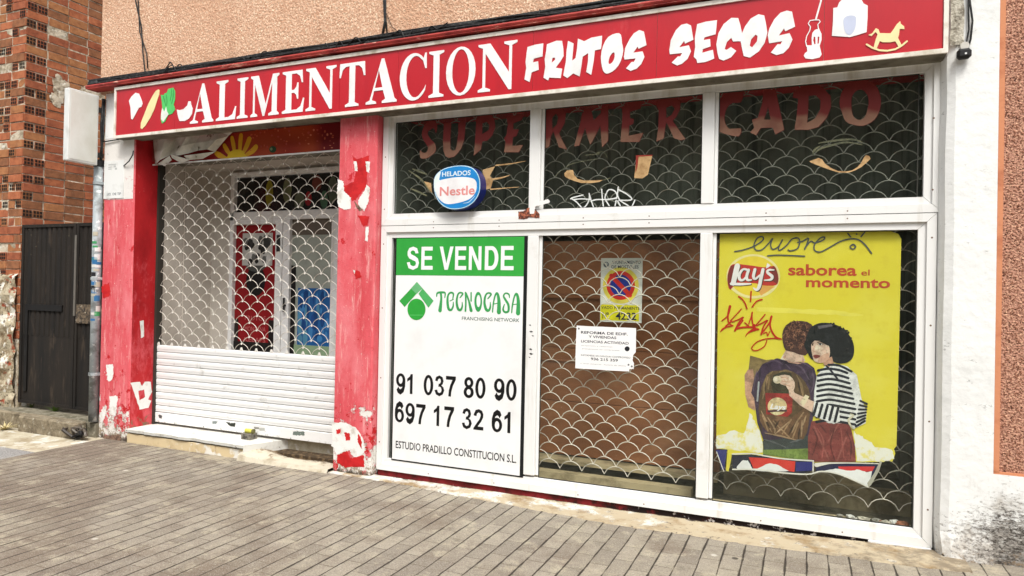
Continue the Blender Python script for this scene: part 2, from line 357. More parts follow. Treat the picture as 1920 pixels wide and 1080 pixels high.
gatem = mat('black_gate_paint', (40, 34, 28), 0.85,
    [dict(c=(24, 22, 20), s=2.5, d=8, lo=0.4, hi=0.65, sc=(3, 1, 0.4)), dict(c=(74, 62, 50), s=5, d=9, r=.7, lo=0.56, hi=0.72, sc=(3, 1, 0.5), off=(1, 0, 4)), dict(c=(190, 170, 140), s=26, d=8, r=.8, lo=0.665, hi=0.69, sc=(2, 1, 0.5), b=('z', 0.3, 2.2, -0.06, 0.03))], [dict(s=12, d=6, st=0.3, di=0.004)])
pipem = mat('grey_drainpipe', (168, 176, 178), 0.5, [dict(c=(120, 124, 122), s=8, d=7, lo=0.5, hi=0.65), dict(c=(226, 228, 226), s=18, d=6, lo=0.6, hi=0.66)])
blackp = mat('black_plastic', (28, 28, 30), 0.5)
cablem = mat('black_cable', (26, 27, 28), 0.6, [dict(c=(64, 64, 62), s=30, d=3, lo=0.5, hi=0.65)])
redmould = mat('red_drip_moulding', (176, 62, 54), 0.6, [dict(c=(130, 34, 32), s=5, d=8, lo=0.45, hi=0.62, sc=(1, 1, 3)), dict(c=(224, 160, 140), s=9, d=8, r=.75, lo=0.56, hi=0.64, sc=(.5, 1, 2))])
sign_red = mat('red_sign_vinyl', (200, 24, 38), 0.32, [dict(c=(168, 20, 34), s=2.2, d=8, r=.7, lo=.5, hi=.75, sc=(2.5, 1, .35), a=.7), dict(c=(222, 96, 96), s=3, d=9, r=.78, lo=.6, hi=.75, sc=(2, 1, .5), a=.5, off=(2, 2, 6)), dict(c=(190, 26, 40), s=1.2, d=5, lo=0.42, hi=0.7), dict(c=(212, 36, 48), s=3, d=6, lo=0.55, hi=0.75, a=.6, off=(3, 0, 0)), dict(c=(150, 40, 44), s=50, d=5, lo=0.7, hi=0.73)], spec=0.5)
sign_white = mat('white_sign_vinyl', (250, 250, 248), 0.4, [dict(c=(226, 226, 222), s=5, d=6, lo=0.5, hi=0.75)], spec=0.4)
alum = mat('dull_aluminium', (206, 200, 186), 0.45, [dict(c=(160, 152, 136), s=5, d=8, r=.7, lo=0.45, hi=0.65)], spec=0.5)
rust = mat('rusty_red_channel', (150, 40, 44), 0.8, [dict(c=(90, 28, 24), s=7, d=8, lo=0.42, hi=0.6), dict(c=(40, 26, 22), s=4, d=8, r=.7, lo=0.5, hi=0.6, b=('x', -3.0, -1.2, -0.1, 0.2)), dict(c=(236, 228, 220), s=11, d=9, r=.75, lo=0.58, hi=0.60, b=('x', -2.2, -1.2, -.06, .04))], [dict(s=30, d=6, st=.6, di=.006)])
glass = glassmat('window_glass', (0.93, 0.96, 0.935), 0.026)
# pavers: long joints run away from the facade, cross joints are faint
def paver_mat():
    m = bpy.data.materials.new('grey_pavers'); m.use_nodes = True; nt = m.node_tree; N = nt.nodes.new; Lk = nt.links.new
    bs = nt.nodes['Principled BSDF']; bs.inputs['Roughness'].default_value = 0.9; bs.inputs['Specular IOR Level'].default_value = 0.25
    g = N('ShaderNodeNewGeometry'); sp = N('ShaderNodeSeparateXYZ'); Lk(g.outputs['Position'], sp.inputs[0])
    cb = N('ShaderNodeCombineXYZ'); Lk(sp.outputs[1], cb.inputs[0]); Lk(sp.outputs[0], cb.inputs[1])
    # slight wobble
    nz = N('ShaderNodeTexNoise'); nz.inputs['Scale'].default_value = 3; Lk(cb.outputs[0], nz.inputs[0])
    vm = N('ShaderNodeVectorMath'); vm.operation = 'MULTIPLY_ADD'; Lk(nz.outputs['Color'], vm.inputs[0]); vm.inputs[1].default_value = (0.012, 0.012, 0); Lk(cb.outputs[0], vm.inputs[2])
    bt = N('ShaderNodeTexBrick'); Lk(vm.outputs[0], bt.inputs[0]); bt.offset = 0.5
    bt.inputs['Scale'].default_value = 1; bt.inputs['Brick Width'].default_value = 0.236; bt.inputs['Row Height'].default_value = 0.118
    bt.inputs['Mortar Size'].default_value = 0.0042; bt.inputs['Mortar Smooth'].default_value = 0.2; bt.inputs['Bias'].default_value = 0
    bt.inputs['Color1'].default_value = lin((152, 142, 128), 0.63); bt.inputs['Color2'].default_value = lin((184, 174, 156), 0.63)
    bt.inputs['Mortar'].default_value = lin((120, 108, 92), 0.6)
    cur = bt.outputs['Color']
    def mix(f, col, k=0.62):
        nonlocal cur
        mx = N('ShaderNodeMix'); mx.data_type = 'RGBA'; Lk(f, mx.inputs[0]); Lk(cur, mx.inputs[6]); mx.inputs[7].default_value = lin(col, k); cur = mx.outputs[2]
    def rng(o, lo, hi, a=1.0, lo2=0.0):
        mr = N('ShaderNodeMapRange'); Lk(o, mr.inputs[0]); mr.inputs[1].default_value = lo; mr.inputs[2].default_value = hi; mr.inputs[3].default_value = lo2; mr.inputs[4].default_value = a; return mr.outputs[0]
    mix(rng(_tex(nt, dict(s=1.1, d=7, r=.65)), 0.45, 0.7, 0.45), (190, 180, 154))
    mix(rng(_tex(nt, dict(s=1.2, d=8, r=.7, off=(5, 2, 0), b=('x', -7, -2, .08, -.06))), 0.46, 0.6, 0.7), (128, 110, 94))
    mix(rng(_tex(nt, dict(s=4.5, d=9, r=.75, off=(8, 2, 0))), 0.53, 0.63, 0.7), (208, 198, 172))
    mix(rng(_tex(nt, dict(s=6, d=9, r=.75, off=(8, 9, 0))), 0.56, 0.68, 0.5), (104, 94, 82))
    mix(rng(_tex(nt, dict(s=150, d=3)), 0.5, 0.68, 0.75), (112, 104, 94))
    mix(rng(_tex(nt, dict(s=170, d=3, off=(3, 3, 3))), 0.56, 0.7, 0.8), (228, 222, 208))
    mix(rng(_tex(nt, dict(s=24, d=6, r=.7, off=(1, 3, 3))), 0.55, 0.72, 0.5), (128, 118, 104))
    # dark long joints
    dv = N('ShaderNodeMath'); dv.operation = 'DIVIDE'; s2 = N('ShaderNodeSeparateXYZ'); Lk(vm.outputs[0], s2.inputs[0]); Lk(s2.outputs[1], dv.inputs[0]); dv.inputs[1].default_value = 0.118
    fr = N('ShaderNodeMath'); fr.operation = 'FRACT'; Lk(dv.outputs[0], fr.inputs[0])
    pp = N('ShaderNodeMath'); pp.operation = 'PINGPONG'; Lk(dv.outputs[0], pp.inputs[0]); pp.inputs[1].default_value = 0.5
    jw = rng(_tex(nt, dict(s=14, d=5, r=.7, sc=(1, .3, 1))), 0.3, 0.72, 0.09, -0.005)
    lt = N('ShaderNodeMath'); lt.operation = 'SUBTRACT'; Lk(jw, lt.inputs[0]); Lk(pp.outputs[0], lt.inputs[1])
    jm = rng(lt.outputs[0], -0.015, 0.03, 0.88)
    mix(jm, (62, 55, 48))
    # cream stains near the shopfront, dark gum spots
    mix(rng(_tex(nt, dict(s=3.0, d=9, r=.75, b=('y', -1.2, -0.2, -0.14, 0.08), off=(2, 0, 0))), 0.6, 0.68, 0.55), (214, 202, 174))
    vo = N('ShaderNodeTexVoronoi'); vo.inputs['Scale'].default_value = 1.9; Lk(g.outputs['Position'], vo.inputs[0])
    mix(rng(vo.outputs['Distance'], 0.045, 0.03, 0.85), (70, 64, 58))
    vo2 = N('ShaderNodeTexVoronoi'); vo2.inputs['Scale'].default_value = 1.4; mp = N('ShaderNodeMapping'); mp.inputs['Location'].default_value = (3.3, 1.2, 0); Lk(g.outputs['Position'], mp.inputs[0]); Lk(mp.outputs[0], vo2.inputs[0])
    mix(rng(vo2.outputs['Distance'], 0.035, 0.02, 0.7), (236, 230, 216))
    Lk(cur, bs.inputs['Base Color'])
    b1 = N('ShaderNodeBump'); b1.inputs['Strength'].default_value = 0.9; b1.inputs['Distance'].default_value = 0.006
    iv = N('ShaderNodeMath'); iv.operation = 'SUBTRACT'; iv.inputs[0].default_value = 1; Lk(jm, iv.inputs[1]); Lk(iv.outputs[0], b1.inputs['Height'])
    b2 = N('ShaderNodeBump'); b2.inputs['Strength'].default_value = 0.5; b2.inputs['Distance'].default_value = 0.004
    Lk(_tex(nt, dict(s=90, d=4)), b2.inputs['Height']); Lk(b1.outputs[0], b2.inputs['Normal'])
    b3 = N('ShaderNodeBump'); b3.inputs['Strength'].default_value = 0.5; b3.inputs['Distance'].default_value = 0.002; b3.invert = True
    Lk(bt.outputs['Fac'], b3.inputs['Height']); Lk(b2.outputs[0], b3.inputs['Normal']); Lk(b3.outputs[0], bs.inputs['Normal'])
    return m
paverm = paver_mat()
# ================================================================== SETTING
GZ = ((-60, -.085), (-11, -.07), (-7.5, -.048), (-4, -.038), (-2, -.036), (-.8, -.022), (0, 0), (3, .012), (60, .012))
def gz(x):
    for (a, b_), (c_, d_) in zip(GZ, GZ[1:]):
        if a <= x <= c_: return b_+(d_-b_)*(x-a)/(c_-a)
    return 0
def sheet(name, m, x0, x1, y0, y1, dz, nx=2, edge=None):
    b = MB(); xs = [x0+(x1-x0)*i/nx for i in range(nx+1)]
    vs = [(x, y0, gz(x)+dz) for x in xs]+[(x, (y1 if edge is None else y1+edge(x)), gz(x)+dz) for x in xs]
    n = nx+1; b.add(vs, [(i, i+1, i+1+n, i+n) for i in range(nx)]); return struct(b.build(name, m))
g = MB(); g.box(-300, 300, -300, 300, -0.9, -0.12); struct(g.build('ground', asph))
sheet('pavement', paverm, -7.42, 14, -9, -0.02, 0.0, 130)
sheet('road', asph, -60, -7.42, -9, -0.80, 0.0, 30)
sheet('forecourt_slab', conc, -14, -7.424, -0.80, -0.02, 0.0, 20)
# ================================================================== SHOP BUILDING
SH = thing('shop_building', 'old shop with peach stucco above, two peeling red pillars and a white shopfront', 'building', (-3.7, 0, 0))
b = MB(); b.box(-7.62, 0.03, -0.1, 0.5, 3.56, 7.0); b.build('upper_wall', stucco, SH)
b = MB(); b.box(-7.25, 0.03, -0.10, 0.5, 3.085, 3.555); b.build('lintel', redm, SH)
b = MB(); b.box(-7.53, -7.2505, -0.10, 0.5, 3.0815, 3.555); b.build('corner_block', pierm, SH)
b = MB(); b.box(-7.53, -7.077, -0.1, 0.5, -0.15, 3.08)
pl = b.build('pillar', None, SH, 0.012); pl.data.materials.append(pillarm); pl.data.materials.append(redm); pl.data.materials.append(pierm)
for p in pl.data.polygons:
    if p.normal.x > 0.9: p.material_index = 1  # doorway side takes the paint with shade in its colour
pl['label'] = 'left pillar with white top and number plate'
# white-painted top of the left pillar's front, and its skim line
pf = Flat(-0.1015, 0.0)
pf.crop(0, 0, 1)
pf.mb.poly([(-7.528, -0.1018, 2.44), (-7.088, -0.1018, 2.44), (-7.088, -0.1018, 3.078), (-7.528, -0.1018, 3.078)], mat('whitewashed_red', (240, 236, 230), .9, [dict(c=(214, 120, 126), s=7, d=9, r=.75, lo=.54, hi=.62, b=('z', 2.4, 2.95, .06, -.12)), dict(c=(90, 84, 80), s=30, d=8, r=.8, lo=.63, hi=.66)], [dict(s=20, d=7, st=.5, di=.01)]))
pf.build('whitewash', pl)
b = MB(); b.box(-4.52, -4.125, -0.1, 0.5, -0.15, 3.08)
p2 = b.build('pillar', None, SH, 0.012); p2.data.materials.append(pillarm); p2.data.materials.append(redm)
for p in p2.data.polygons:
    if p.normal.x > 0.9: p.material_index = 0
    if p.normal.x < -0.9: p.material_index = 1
p2['label'] = 'middle pillar with white chips shaped like a Y'
chipm = mat('bare_white_plaster', (248, 247, 242), 0.9, [dict(c=(208, 200, 186), s=12, d=8, lo=.52, hi=.7)], [dict(s=20, d=6, st=.5, di=.008)])
redchip = mat('older_red_paint', (214, 38, 40), 0.6, [dict(c=(180, 22, 28), s=9, d=7, lo=.45, hi=.65)], [dict(s=20, d=6, st=.5, di=.008)])
greych = mat('bare_grey_render', (150, 120, 100), .95, [dict(c=(90, 70, 60), s=30, d=7, lo=.45, hi=.6)])
def rag(pts, amp, n=9):       # roughen an outline so a chip looks broken
    o = []; N = len(pts)
    for i in range(N):
        a, c_ = pts[i], pts[(i+1) % N]
        for j in range(n):
            t = j/n; q = (a[0]+(c_[0]-a[0])*t, a[1]+(c_[1]-a[1])*t)
            o.append((q[0]+random.uniform(-amp, amp)*(1 if j % 3 == 0 else .5), q[1]+random.uniform(-amp, amp)*(1 if j % 3 == 0 else .5)))
    return o
pf = Flat(-0.1012, 0.0004); pf.crop(620, 220, 3.177)
pf.poly(rag([(130, 230), (160, 250), (230, 228), (215, 300), (215, 410), (150, 490), (130, 500), (70, 420), (140, 380), (150, 320)], 5), redchip, 1)
pf.poly(rag([(45, 370), (75, 380), (80, 440), (120, 480), (120, 545), (80, 550), (45, 530), (38, 450)], 4), chipm, 2)
pf.poly(rag([(215, 400), (235, 420), (225, 510), (200, 560), (165, 520), (165, 490), (195, 450)], 4), chipm, 2)
pf.poly(rag([(135, 260), (155, 262), (160, 320), (145, 320)], 3), chipm, 2)
pf.poly(rag([(208, 262), (236, 264), (228, 330), (212, 320)], 3), chipm, 2)
pf.poly(rag([(140, 500), (190, 550), (170, 560), (150, 530)], 4), greych, 3)
pf.poly(rag([(160, 585), (230, 590), (220, 640), (195, 650)], 4), redchip, 2)
pf.poly(rag([(208, 655), (228, 650), (220, 740), (205, 735)], 3), chipm, 3)
pf.poly(rag([(135, 908), (170, 915), (185, 950), (150, 965)], 4), redchip, 2)
pf.poly(rag([(132, 908), (146, 912), (144, 935)], 2), chipm, 3)
pf.crop(600, 560, 3.173)
pf.poly(rag([(68, 740), (140, 735), (200, 760), (240, 800), (262, 850), (262, 920), (205, 945), (170, 905), (100, 925), (72, 870)], 7, 6), chipm, 1)
pf.poly(rag([(95, 780), (125, 775), (122, 800), (100, 805)], 4), redchip, 2)
pf.poly(rag([(145, 795), (175, 800), (180, 840), (155, 845)], 4), redchip, 2)
pf.poly(rag([(225, 800), (245, 830), (250, 900), (225, 850)], 4), redchip, 2)
pf.poly(rag([(105, 930), (160, 905), (180, 950), (262, 930), (262, 1000), (150, 1003), (100, 975)], 5), redchip, 2)
pf.build('bare_patch', p2, .004)
pf = Flat(-0.1012, 0.0004); pf.crop(0, 680, 4.8)
pf.poly(rag([(955, 20), (1020, 10), (1015, 150), (975, 170), (960, 90)], 8), chipm, 1)
pf.poly(rag([(985, 300), (1060, 300), (1050, 400), (1040, 480), (985, 440)], 9), chipm, 1)
pf.poly(rag([(895, 480), (925, 400), (960, 380), (950, 470), (915, 560)], 8), chipm, 1)
pf.poly(rag([(930, 660), (1090, 640), (1090, 715), (940, 705)], 8), greych, 1)
pf.crop(180, 420, 3)
pf.poly(rag([(30, 350), (75, 330), (80, 400), (40, 420)], 5), redchip, 1)
pf.build('bare_patch', pl, .004)
# chips on the side of the left pillar (facing the doorway)
pd = MB()
def sp(px, py): q = atx(px, py, -7.0752); return q
pts = [(245, 717), (262, 716), (266, 724), (272, 716), (283, 715), (285, 735), (278, 748), (283, 752), (278, 765), (262, 768), (258, 755), (252, 738)]
q = [Vector(sp(*p)) for p in rag(pts, 1.0, 3)]; hol = [Vector(sp(*p)) for p in rag([(259, 733), (270, 731), (272, 745), (262, 750)], .8, 3)]
tri = tessellate_polygon([q, hol]); al = q+hol; pd.add(al, [t[::-1] if (al[t[1]]-al[t[0]]).cross(al[t[2]]-al[t[0]]).x < 0 else t for t in tri], chipm)
q = [Vector(sp(*p))+Vector((0.0002, 0, 0)) for p in rag([(263, 602), (269, 600), (271, 630), (264, 635)], 1, 3)]
pd.add(q, [tuple(range(len(q)))], chipm)
pd.build('bare_patch', None, pl, split=.01)
# right pier, rounded arris, with the cladding panel beside it
b = MB(); prof = [(-0.005, 0.3), (0.0, 0.03), (0.014, -0.04), (0.036, -0.082), (0.08, -0.10), (0.3, -0.10)]
zs = [-0.15+i*0.1 for i in range(36)]; zs = [z for z in zs if z < 3.6]+[3.6]
vs = []
for z in zs:
    for i, (x, y) in enumerate(prof):
        dx = mnoise.noise(Vector((x*6, y*6, z*3)))*0.008 if 0 < i < 5 else 0
        fl = 0.04*max(0, 0.16-z)/0.16
        vs.append((x+dx+(0 if i < 1 or i == 5 else fl*0.3), y+dx*0.6-(fl if i > 1 else 0), z))
n = len(prof); b.add(vs, [(j*n+i, j*n+i+1, (j+1)*n+i+1, (j+1)*n+i) for j in range(len(zs)-1) for i in range(n-1)])
b.box(0.3, 4.0, -0.10, 0.3, -0.15, 0.53); b.box(0.03, 0.3, -0.1, 0.5, 3.602, 7.0)
pier = b.build('white_pier', pierm, SH)
b = MB(); b.box(0.33, 4.0, -0.085, 0.3, 0.545, 7.0); cl = b.build('cladding_panel', panelm, SH)
b = MB(); b.box(0.301, 0.33, -0.098, 0.2, 0.545, 7.0); b.box(0.301, 4.0, -0.096, 0.2, 0.531, 0.545); b.build('orange_edging', orange, cl)
# red drip moulding over the sign
b = MB(); b.box(-7.66, 0.0, -0.245, -0.1, 3.585, 3.60); b.tube([(-7.66, -0.215, 3.605), (0.0, -0.215, 3.603)], 0.017, 8); b.box(-7.5, 0, -0.14, -0.1, 3.6, 3.635, mat('pale_mortar_ledge', (238, 222, 206), .9, [dict(c=(190, 160, 140), s=8, d=8, lo=.5, hi=.62)], [dict(s=25, d=6, st=.6, di=.01)]))
b.m = [0 if i >= 0 else 0 for i in b.m]
mb1 = MB(); mb1.box(-7.66, 0.0, -0.235, -0.1, 3.583, 3.60); mb1.tube([(-7.66, -0.225, 3.607), (0.0, -0.225, 3.603)], 0.018, 8); mb1.build('drip_moulding', redmould, SH)
mb1 = MB(); mb1.box(-7.6, 0, -0.15, -0.1, 3.602, 3.64, jit=0.004); mb1.build('mortar_ledge', mat('pale_mortar_ledge', (238, 222, 206), .9), SH)
# room behind the windows
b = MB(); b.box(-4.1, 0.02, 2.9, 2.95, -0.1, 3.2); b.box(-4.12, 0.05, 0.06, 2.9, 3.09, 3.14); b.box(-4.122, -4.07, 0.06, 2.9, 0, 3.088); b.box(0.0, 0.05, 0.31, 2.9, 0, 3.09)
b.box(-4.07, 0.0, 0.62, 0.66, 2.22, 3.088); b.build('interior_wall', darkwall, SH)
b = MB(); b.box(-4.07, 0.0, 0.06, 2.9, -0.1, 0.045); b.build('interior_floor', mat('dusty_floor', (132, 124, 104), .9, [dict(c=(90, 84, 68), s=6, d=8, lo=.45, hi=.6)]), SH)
b = MB()
zz = 0.2
while zz < 1.9:
    b.box(-2.95, -1.33, 0.5, 0.53, zz, zz+0.445); b.box(-2.95, -1.33, 0.505, 0.53, zz+0.445, zz+0.45); zz += 0.45
b.box(-2.95, -1.33, 0.485, 0.5, 1.515, 1.535); b.box(-2.95, -1.33, 0.49, 0.5, 0.98, 0.995)
b.build('wood_panelling', woodm, SH, 0.003)
b = MB(); b.box(-2.95, -1.33, 0.34, 0.5, 0.16, 0.19); b.box(-3.0, -1.5, 0.2, 0.3, 0.046, 0.12); b.box(-1.3, -0.05, 0.5, 0.62, 0.046, 0.2); b.box(-1.25, -0.3, 0.62, 0.9, 0.2, 0.24); b.build('interior_ledge', beige, SH, split=.01)
# ---- shop window
W = MB().build('shop_window', frame_w, SH)
def frame(x0, x1, z0, z1, w=0.05, y=-0.02):       # mitred outer band + recessed inner bead
    m = MB()
    m.prism([(x0, z0), (x1, z0), (x1, z1), (x0, z1)], y, 0.05, None, [[(x0+w, z0+w), (x0+w, z1-w), (x1-w, z1-w), (x1-w, z0+w)]])
    return m
fb = MB()
def stepframe(x0, x1, z0, z1, w1=0.055, w2=0.05):
    for (a, y) in ((0, -0.022), (w1, -0.006)):
        w = w1 if a == 0 else w2
        X0, X1, Z0, Z1 = x0+a, x1-a, z0+a, z1-a
        q = [((X0, Z0), (X0+w, Z0+w), (X0+w, Z1-w), (X0, Z1)), ((X1, Z0), (X1, Z1), (X1-w, Z1-w), (X1-w, Z0+w)),
             ((X0, Z0), (X1, Z0), (X1-w, Z0+w), (X0+w, Z0+w)), ((X0, Z1), (X0+w, Z1-w), (X1-w, Z1-w), (X1, Z1))]
        for t in q:
            c = (sum(p[0] for p in t)/4, sum(p[1] for p in t)/4)
            e = 0.0006
            t2 = []
            for p in t:      # tiny mitre gap
                d = (c[0]-p[0], c[1]-p[1]); l = math.hypot(*d); t2.append((p[0]+d[0]/l*e*2, p[1]+d[1]/l*e*2))
            fb.prism(t2, y, 0.045)
stepframe(-4.115, 0.004, 0.014, 2.104, 0.053, 0.047)
stepframe(-4.115, 0.03, 2.109, 3.10, 0.053, 0.047)
fb.build('window_frame', frame_w, W, split=.002)
m_ = MB()
for x0, x1 in ((-2.755, -2.665), (-1.436, -1.352)):
    m_.box(x0, x1, -0.012, 0.045, 0.132, 2.002); m_.box(x0, x1, -0.012, 0.045, 2.211, 2.998)
    m_.box(x1+0.001, x1+0.024, 0.012, 0.045, 0.132, 2.002); m_.box(x1+0.001, x1+0.024, 0.012, 0.045, 2.211, 2.998)
m_.build('mullion', frame_w, W, 0.003, split=.01)
m_ = MB()
for x0, x1 in ((-4.02, -2.757), (-2.664, -1.438), (-1.351, -0.085)):
    for z0, z1 in ((0.125, 2.01), (2.205, 3.0)): m_.add([(x0, .025, z0), (x1, .025, z0), (x1, .025, z1), (x0, .025, z1)], [(0, 1, 2, 3)])
m_.build('glass_pane', glass, W, split=.01)
m_ = MB()
for x0, x1 in ((-4.012, -2.757), (-2.64, -1.438), (-1.327, -0.098)):
    for z0, z1 in ((0.115, 2.003), (2.21, 2.999)):
        m_.prism([(x0, z0), (x1, z0), (x1, z1), (x0, z1)], .018, .0245, None, [[(x0+.006, z0+.006), (x0+.006, z1-.006), (x1-.006, z1-.006), (x1-.006, z0+.006)]])
m_.build('rubber_gasket', mat('rubber_gasket', (60, 60, 54), .8), W, split=.004)
m_ = MB(); sm_ = mat('rusty_screw', (120, 96, 76), .6)
for x in (-4.088, -0.022):
    for z in (.25, .8, 1.4, 1.95, 2.25, 2.7): disc0 = [(x+.006*math.cos(t*math.pi/4), -.0226, z+.006*math.sin(t*math.pi/4)) for t in range(8)]; m_.poly(disc0, sm_)
for x in (-3.6, -3.0, -2.3, -1.8, -1.0, -.5):
    for z in (2.082, 2.131, .036): m_.poly([(x+.005*math.cos(t*math.pi/4), -.0226, z+.005*math.sin(t*math.pi/4)) for t in range(8)], sm_)
m_.build('screw', None, W, split=.01)
m_ = MB(); m_.box(-4.115, 0.0, 0.0, 0.04, 2.1035, 2.1095); m_.build('frame_seam', groove, W)
m_ = MB(); m_.box(-4.11, -0.35, -0.004, 0.05, -0.08, 0.010); m_.build('sill_channel', rust, W)
m_ = MB(); m_.box(-0.35, 0.0, -0.03, 0.05, -0.03, 0.012); m_.build('sill_block', frame_w, W, .003)
# grille behind the glass
def scallops(mb, x0, x1, z0, z1, y, w, h, r, m, node=None, n=8, pw=1.9, nr=0.0):
    rows = int((z1-z0)/h)+1; r0 = 0
    for j in range(rows):
        zt = z0+(j+1)*h
        off = (j % 2)*0.5*w
        k = int((x1-x0)/w)+2
        for i in range(-1, k):
            cx = x0+off+i*w
            pts = []
            for q in range(n+1):
                u = -1+2*q/n; x = cx+u*w/2
                zz = zt-h*(0.45*abs(u)**pw+0.55*(1-math.sqrt(max(0, 1-min(1, abs(u))**2.3))))
                if x0 <= x <= x1 and zz <= z1: pts.append((x, y+0.003*(j % 2), zz))
            if len(pts) > 1: mb.tube(pts, r, 4, m)
            if node and x0+nr < cx < x1-nr and zt < z1:
                mb.tube([(cx, y-0.006, zt-0.012), (cx, y-0.006, zt+0.006)], nr, 6, node)
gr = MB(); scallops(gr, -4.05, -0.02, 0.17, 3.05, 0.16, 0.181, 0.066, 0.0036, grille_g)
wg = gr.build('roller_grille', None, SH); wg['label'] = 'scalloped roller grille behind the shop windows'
# ---- painted SUPERMERCADO lettering and broken-paint eyes on the upper panes
ly = Flat(0.0242, 0.0003)
LC = mat('faded_red_shaded_letter', (150, 110, 88), 0.6, [dict(c=(132, 86, 68), s=6, d=8, lo=.45, hi=.65), dict(c=(120, 36, 32), s=2, d=3, lo=.5, hi=.62, b=('z', 2.68, 2.84, -.2, .3))])  # faded red; the darker red at the tops paints the sign overhang's shade
LB = mat('letter_back_edge', (96, 36, 30), 0.6)
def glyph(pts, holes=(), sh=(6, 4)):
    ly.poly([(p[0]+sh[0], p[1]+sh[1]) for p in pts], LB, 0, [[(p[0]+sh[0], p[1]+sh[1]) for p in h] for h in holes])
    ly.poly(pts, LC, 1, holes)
ly.crop(780, 200, 8.727)
glyph(cat_smooth([(65, 710), (100, 745), (160, 750), (195, 700), (190, 650), (130, 560), (95, 470), (110, 370), (160, 270), (230, 235), (320, 250), (345, 330), (325, 430), (290, 350), (240, 370), (200, 400), (190, 450), (230, 520), (300, 590), (325, 660), (305, 750), (240, 800), (180, 840), (75, 840)], 3))
glyph([(455, 260), (575, 270), (560, 480), (560, 690), (600, 720), (640, 710), (665, 640), (690, 450), (690, 270), (760, 215), (815, 200), (800, 400), (785, 550), (740, 680), (680, 760), (620, 820), (530, 835), (480, 810), (450, 720), (440, 580), (450, 380)])
glyph([(985, 190), (1100, 130), (1220, 130), (1280, 200), (1295, 330), (1250, 460), (1170, 550), (1080, 570), (1060, 700), (940, 800), (960, 640), (975, 400)], [[(1085, 270), (1150, 245), (1200, 300), (1190, 380), (1080, 450)]])
glyph([(1480, 170), (1780, 110), (1720, 220), (1590, 270), (1590, 370), (1680, 370), (1640, 480), (1580, 500), (1575, 640), (1750, 625), (1680, 745), (1440, 745), (1465, 580), (1440, 520), (1480, 460), (1500, 300)])
ly.crop(1010, 170, 6.62)
glyph([(70, 260), (180, 200), (290, 200), (335, 280), (320, 400), (250, 530), (350, 730), (250, 700), (180, 500), (150, 560), (130, 690), (65, 720), (85, 500), (90, 330)], [[(165, 330), (215, 280), (240, 330), (225, 420), (165, 480)]])
glyph([(590, 215), (650, 240), (680, 370), (770, 280), (780, 210), (860, 190), (860, 620), (785, 700), (765, 430), (690, 580), (640, 670), (600, 560), (575, 460), (500, 680), (440, 690), (510, 420), (540, 280)])
glyph([(1030, 200), (1200, 130), (1290, 110), (1260, 220), (1130, 260), (1130, 340), (1180, 350), (1170, 410), (1120, 430), (1115, 560), (1300, 520), (1245, 635), (1015, 635), (1030, 450), (1040, 300)])
glyph([(1440, 150), (1560, 80), (1700, 80), (1760, 130), (1750, 230), (1700, 330), (1660, 370), (1820, 600), (1760, 615), (1680, 590), (1585, 390), (1570, 440), (1550, 590), (1460, 630), (1485, 450), (1490, 250)], [[(1580, 210), (1650, 180), (1690, 220), (1650, 300), (1580, 340)]])
ly.crop(1335, 140, 5.818)
glyph(cat_smooth([(310, 300), (220, 305), (160, 360), (135, 440), (140, 520), (190, 590), (315, 585), (290, 670), (180, 655), (80, 620), (35, 540), (25, 420), (60, 310), (130, 220), (240, 170), (340, 190)], 2))
glyph([(560, 170), (690, 160), (720, 300), (785, 600), (690, 650), (660, 575), (530, 580), (480, 660), (415, 630), (460, 580), (435, 490), (500, 470), (550, 300)], [[(610, 350), (640, 490), (565, 490)]])
glyph([(890, 180), (1050, 95), (1200, 130), (1290, 230), (1295, 350), (1250, 470), (1160, 570), (1050, 600), (900, 600), (925, 430), (940, 260), (880, 250)], [[(1050, 230), (1130, 220), (1185, 280), (1180, 380), (1120, 480), (1035, 525), (1045, 400)]])
glyph(cat_smooth([(1390, 310), (1420, 180), (1510, 80), (1650, 60), (1780, 110), (1835, 240), (1830, 370), (1770, 490), (1650, 555), (1540, 545), (1460, 510), (1420, 420)], 3), [cat_smooth([(1520, 250), (1580, 170), (1650, 170), (1705, 250), (1700, 360), (1660, 470), (1590, 490), (1530, 430)], 3)])
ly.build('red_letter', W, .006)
EY = mat('ochre_torn_paint', (204, 168, 118), 0.7, [dict(c=(160, 124, 80), s=16, d=7, lo=.45, hi=.65)])
EF = mat('faint_olive_smear', (116, 116, 88), 0.8, [dict(c=(80, 84, 66), s=14, d=7, lo=.4, hi=.6)])
ly.crop(1040, 260, 7.715)
ly.poly([(140, 500), (180, 460), (265, 450), (280, 520), (330, 580), (420, 605), (560, 605), (700, 595), (650, 625), (520, 645), (380, 640), (280, 610), (190, 575), (145, 545)], EY, 1, sm=0)
for a in ([(10, 540), (120, 440), (260, 360), (450, 320), (620, 290)], [(600, 210), (700, 190), (760, 270)], [(440, 240), (650, 220)], [(700, 600), (800, 570)]): ly.stroke(a, 9, EF, 0)
ly.poly([(1185, 240), (1415, 235), (1350, 520), (1270, 575), (1150, 570)], EY, 1); ly.poly([(1175, 240), (1420, 232), (1410, 250), (1215, 262), (1200, 400), (1170, 500)], mat('letter_edge_red', (150, 52, 40)), 2)
sc_w = (232, 236, 232)
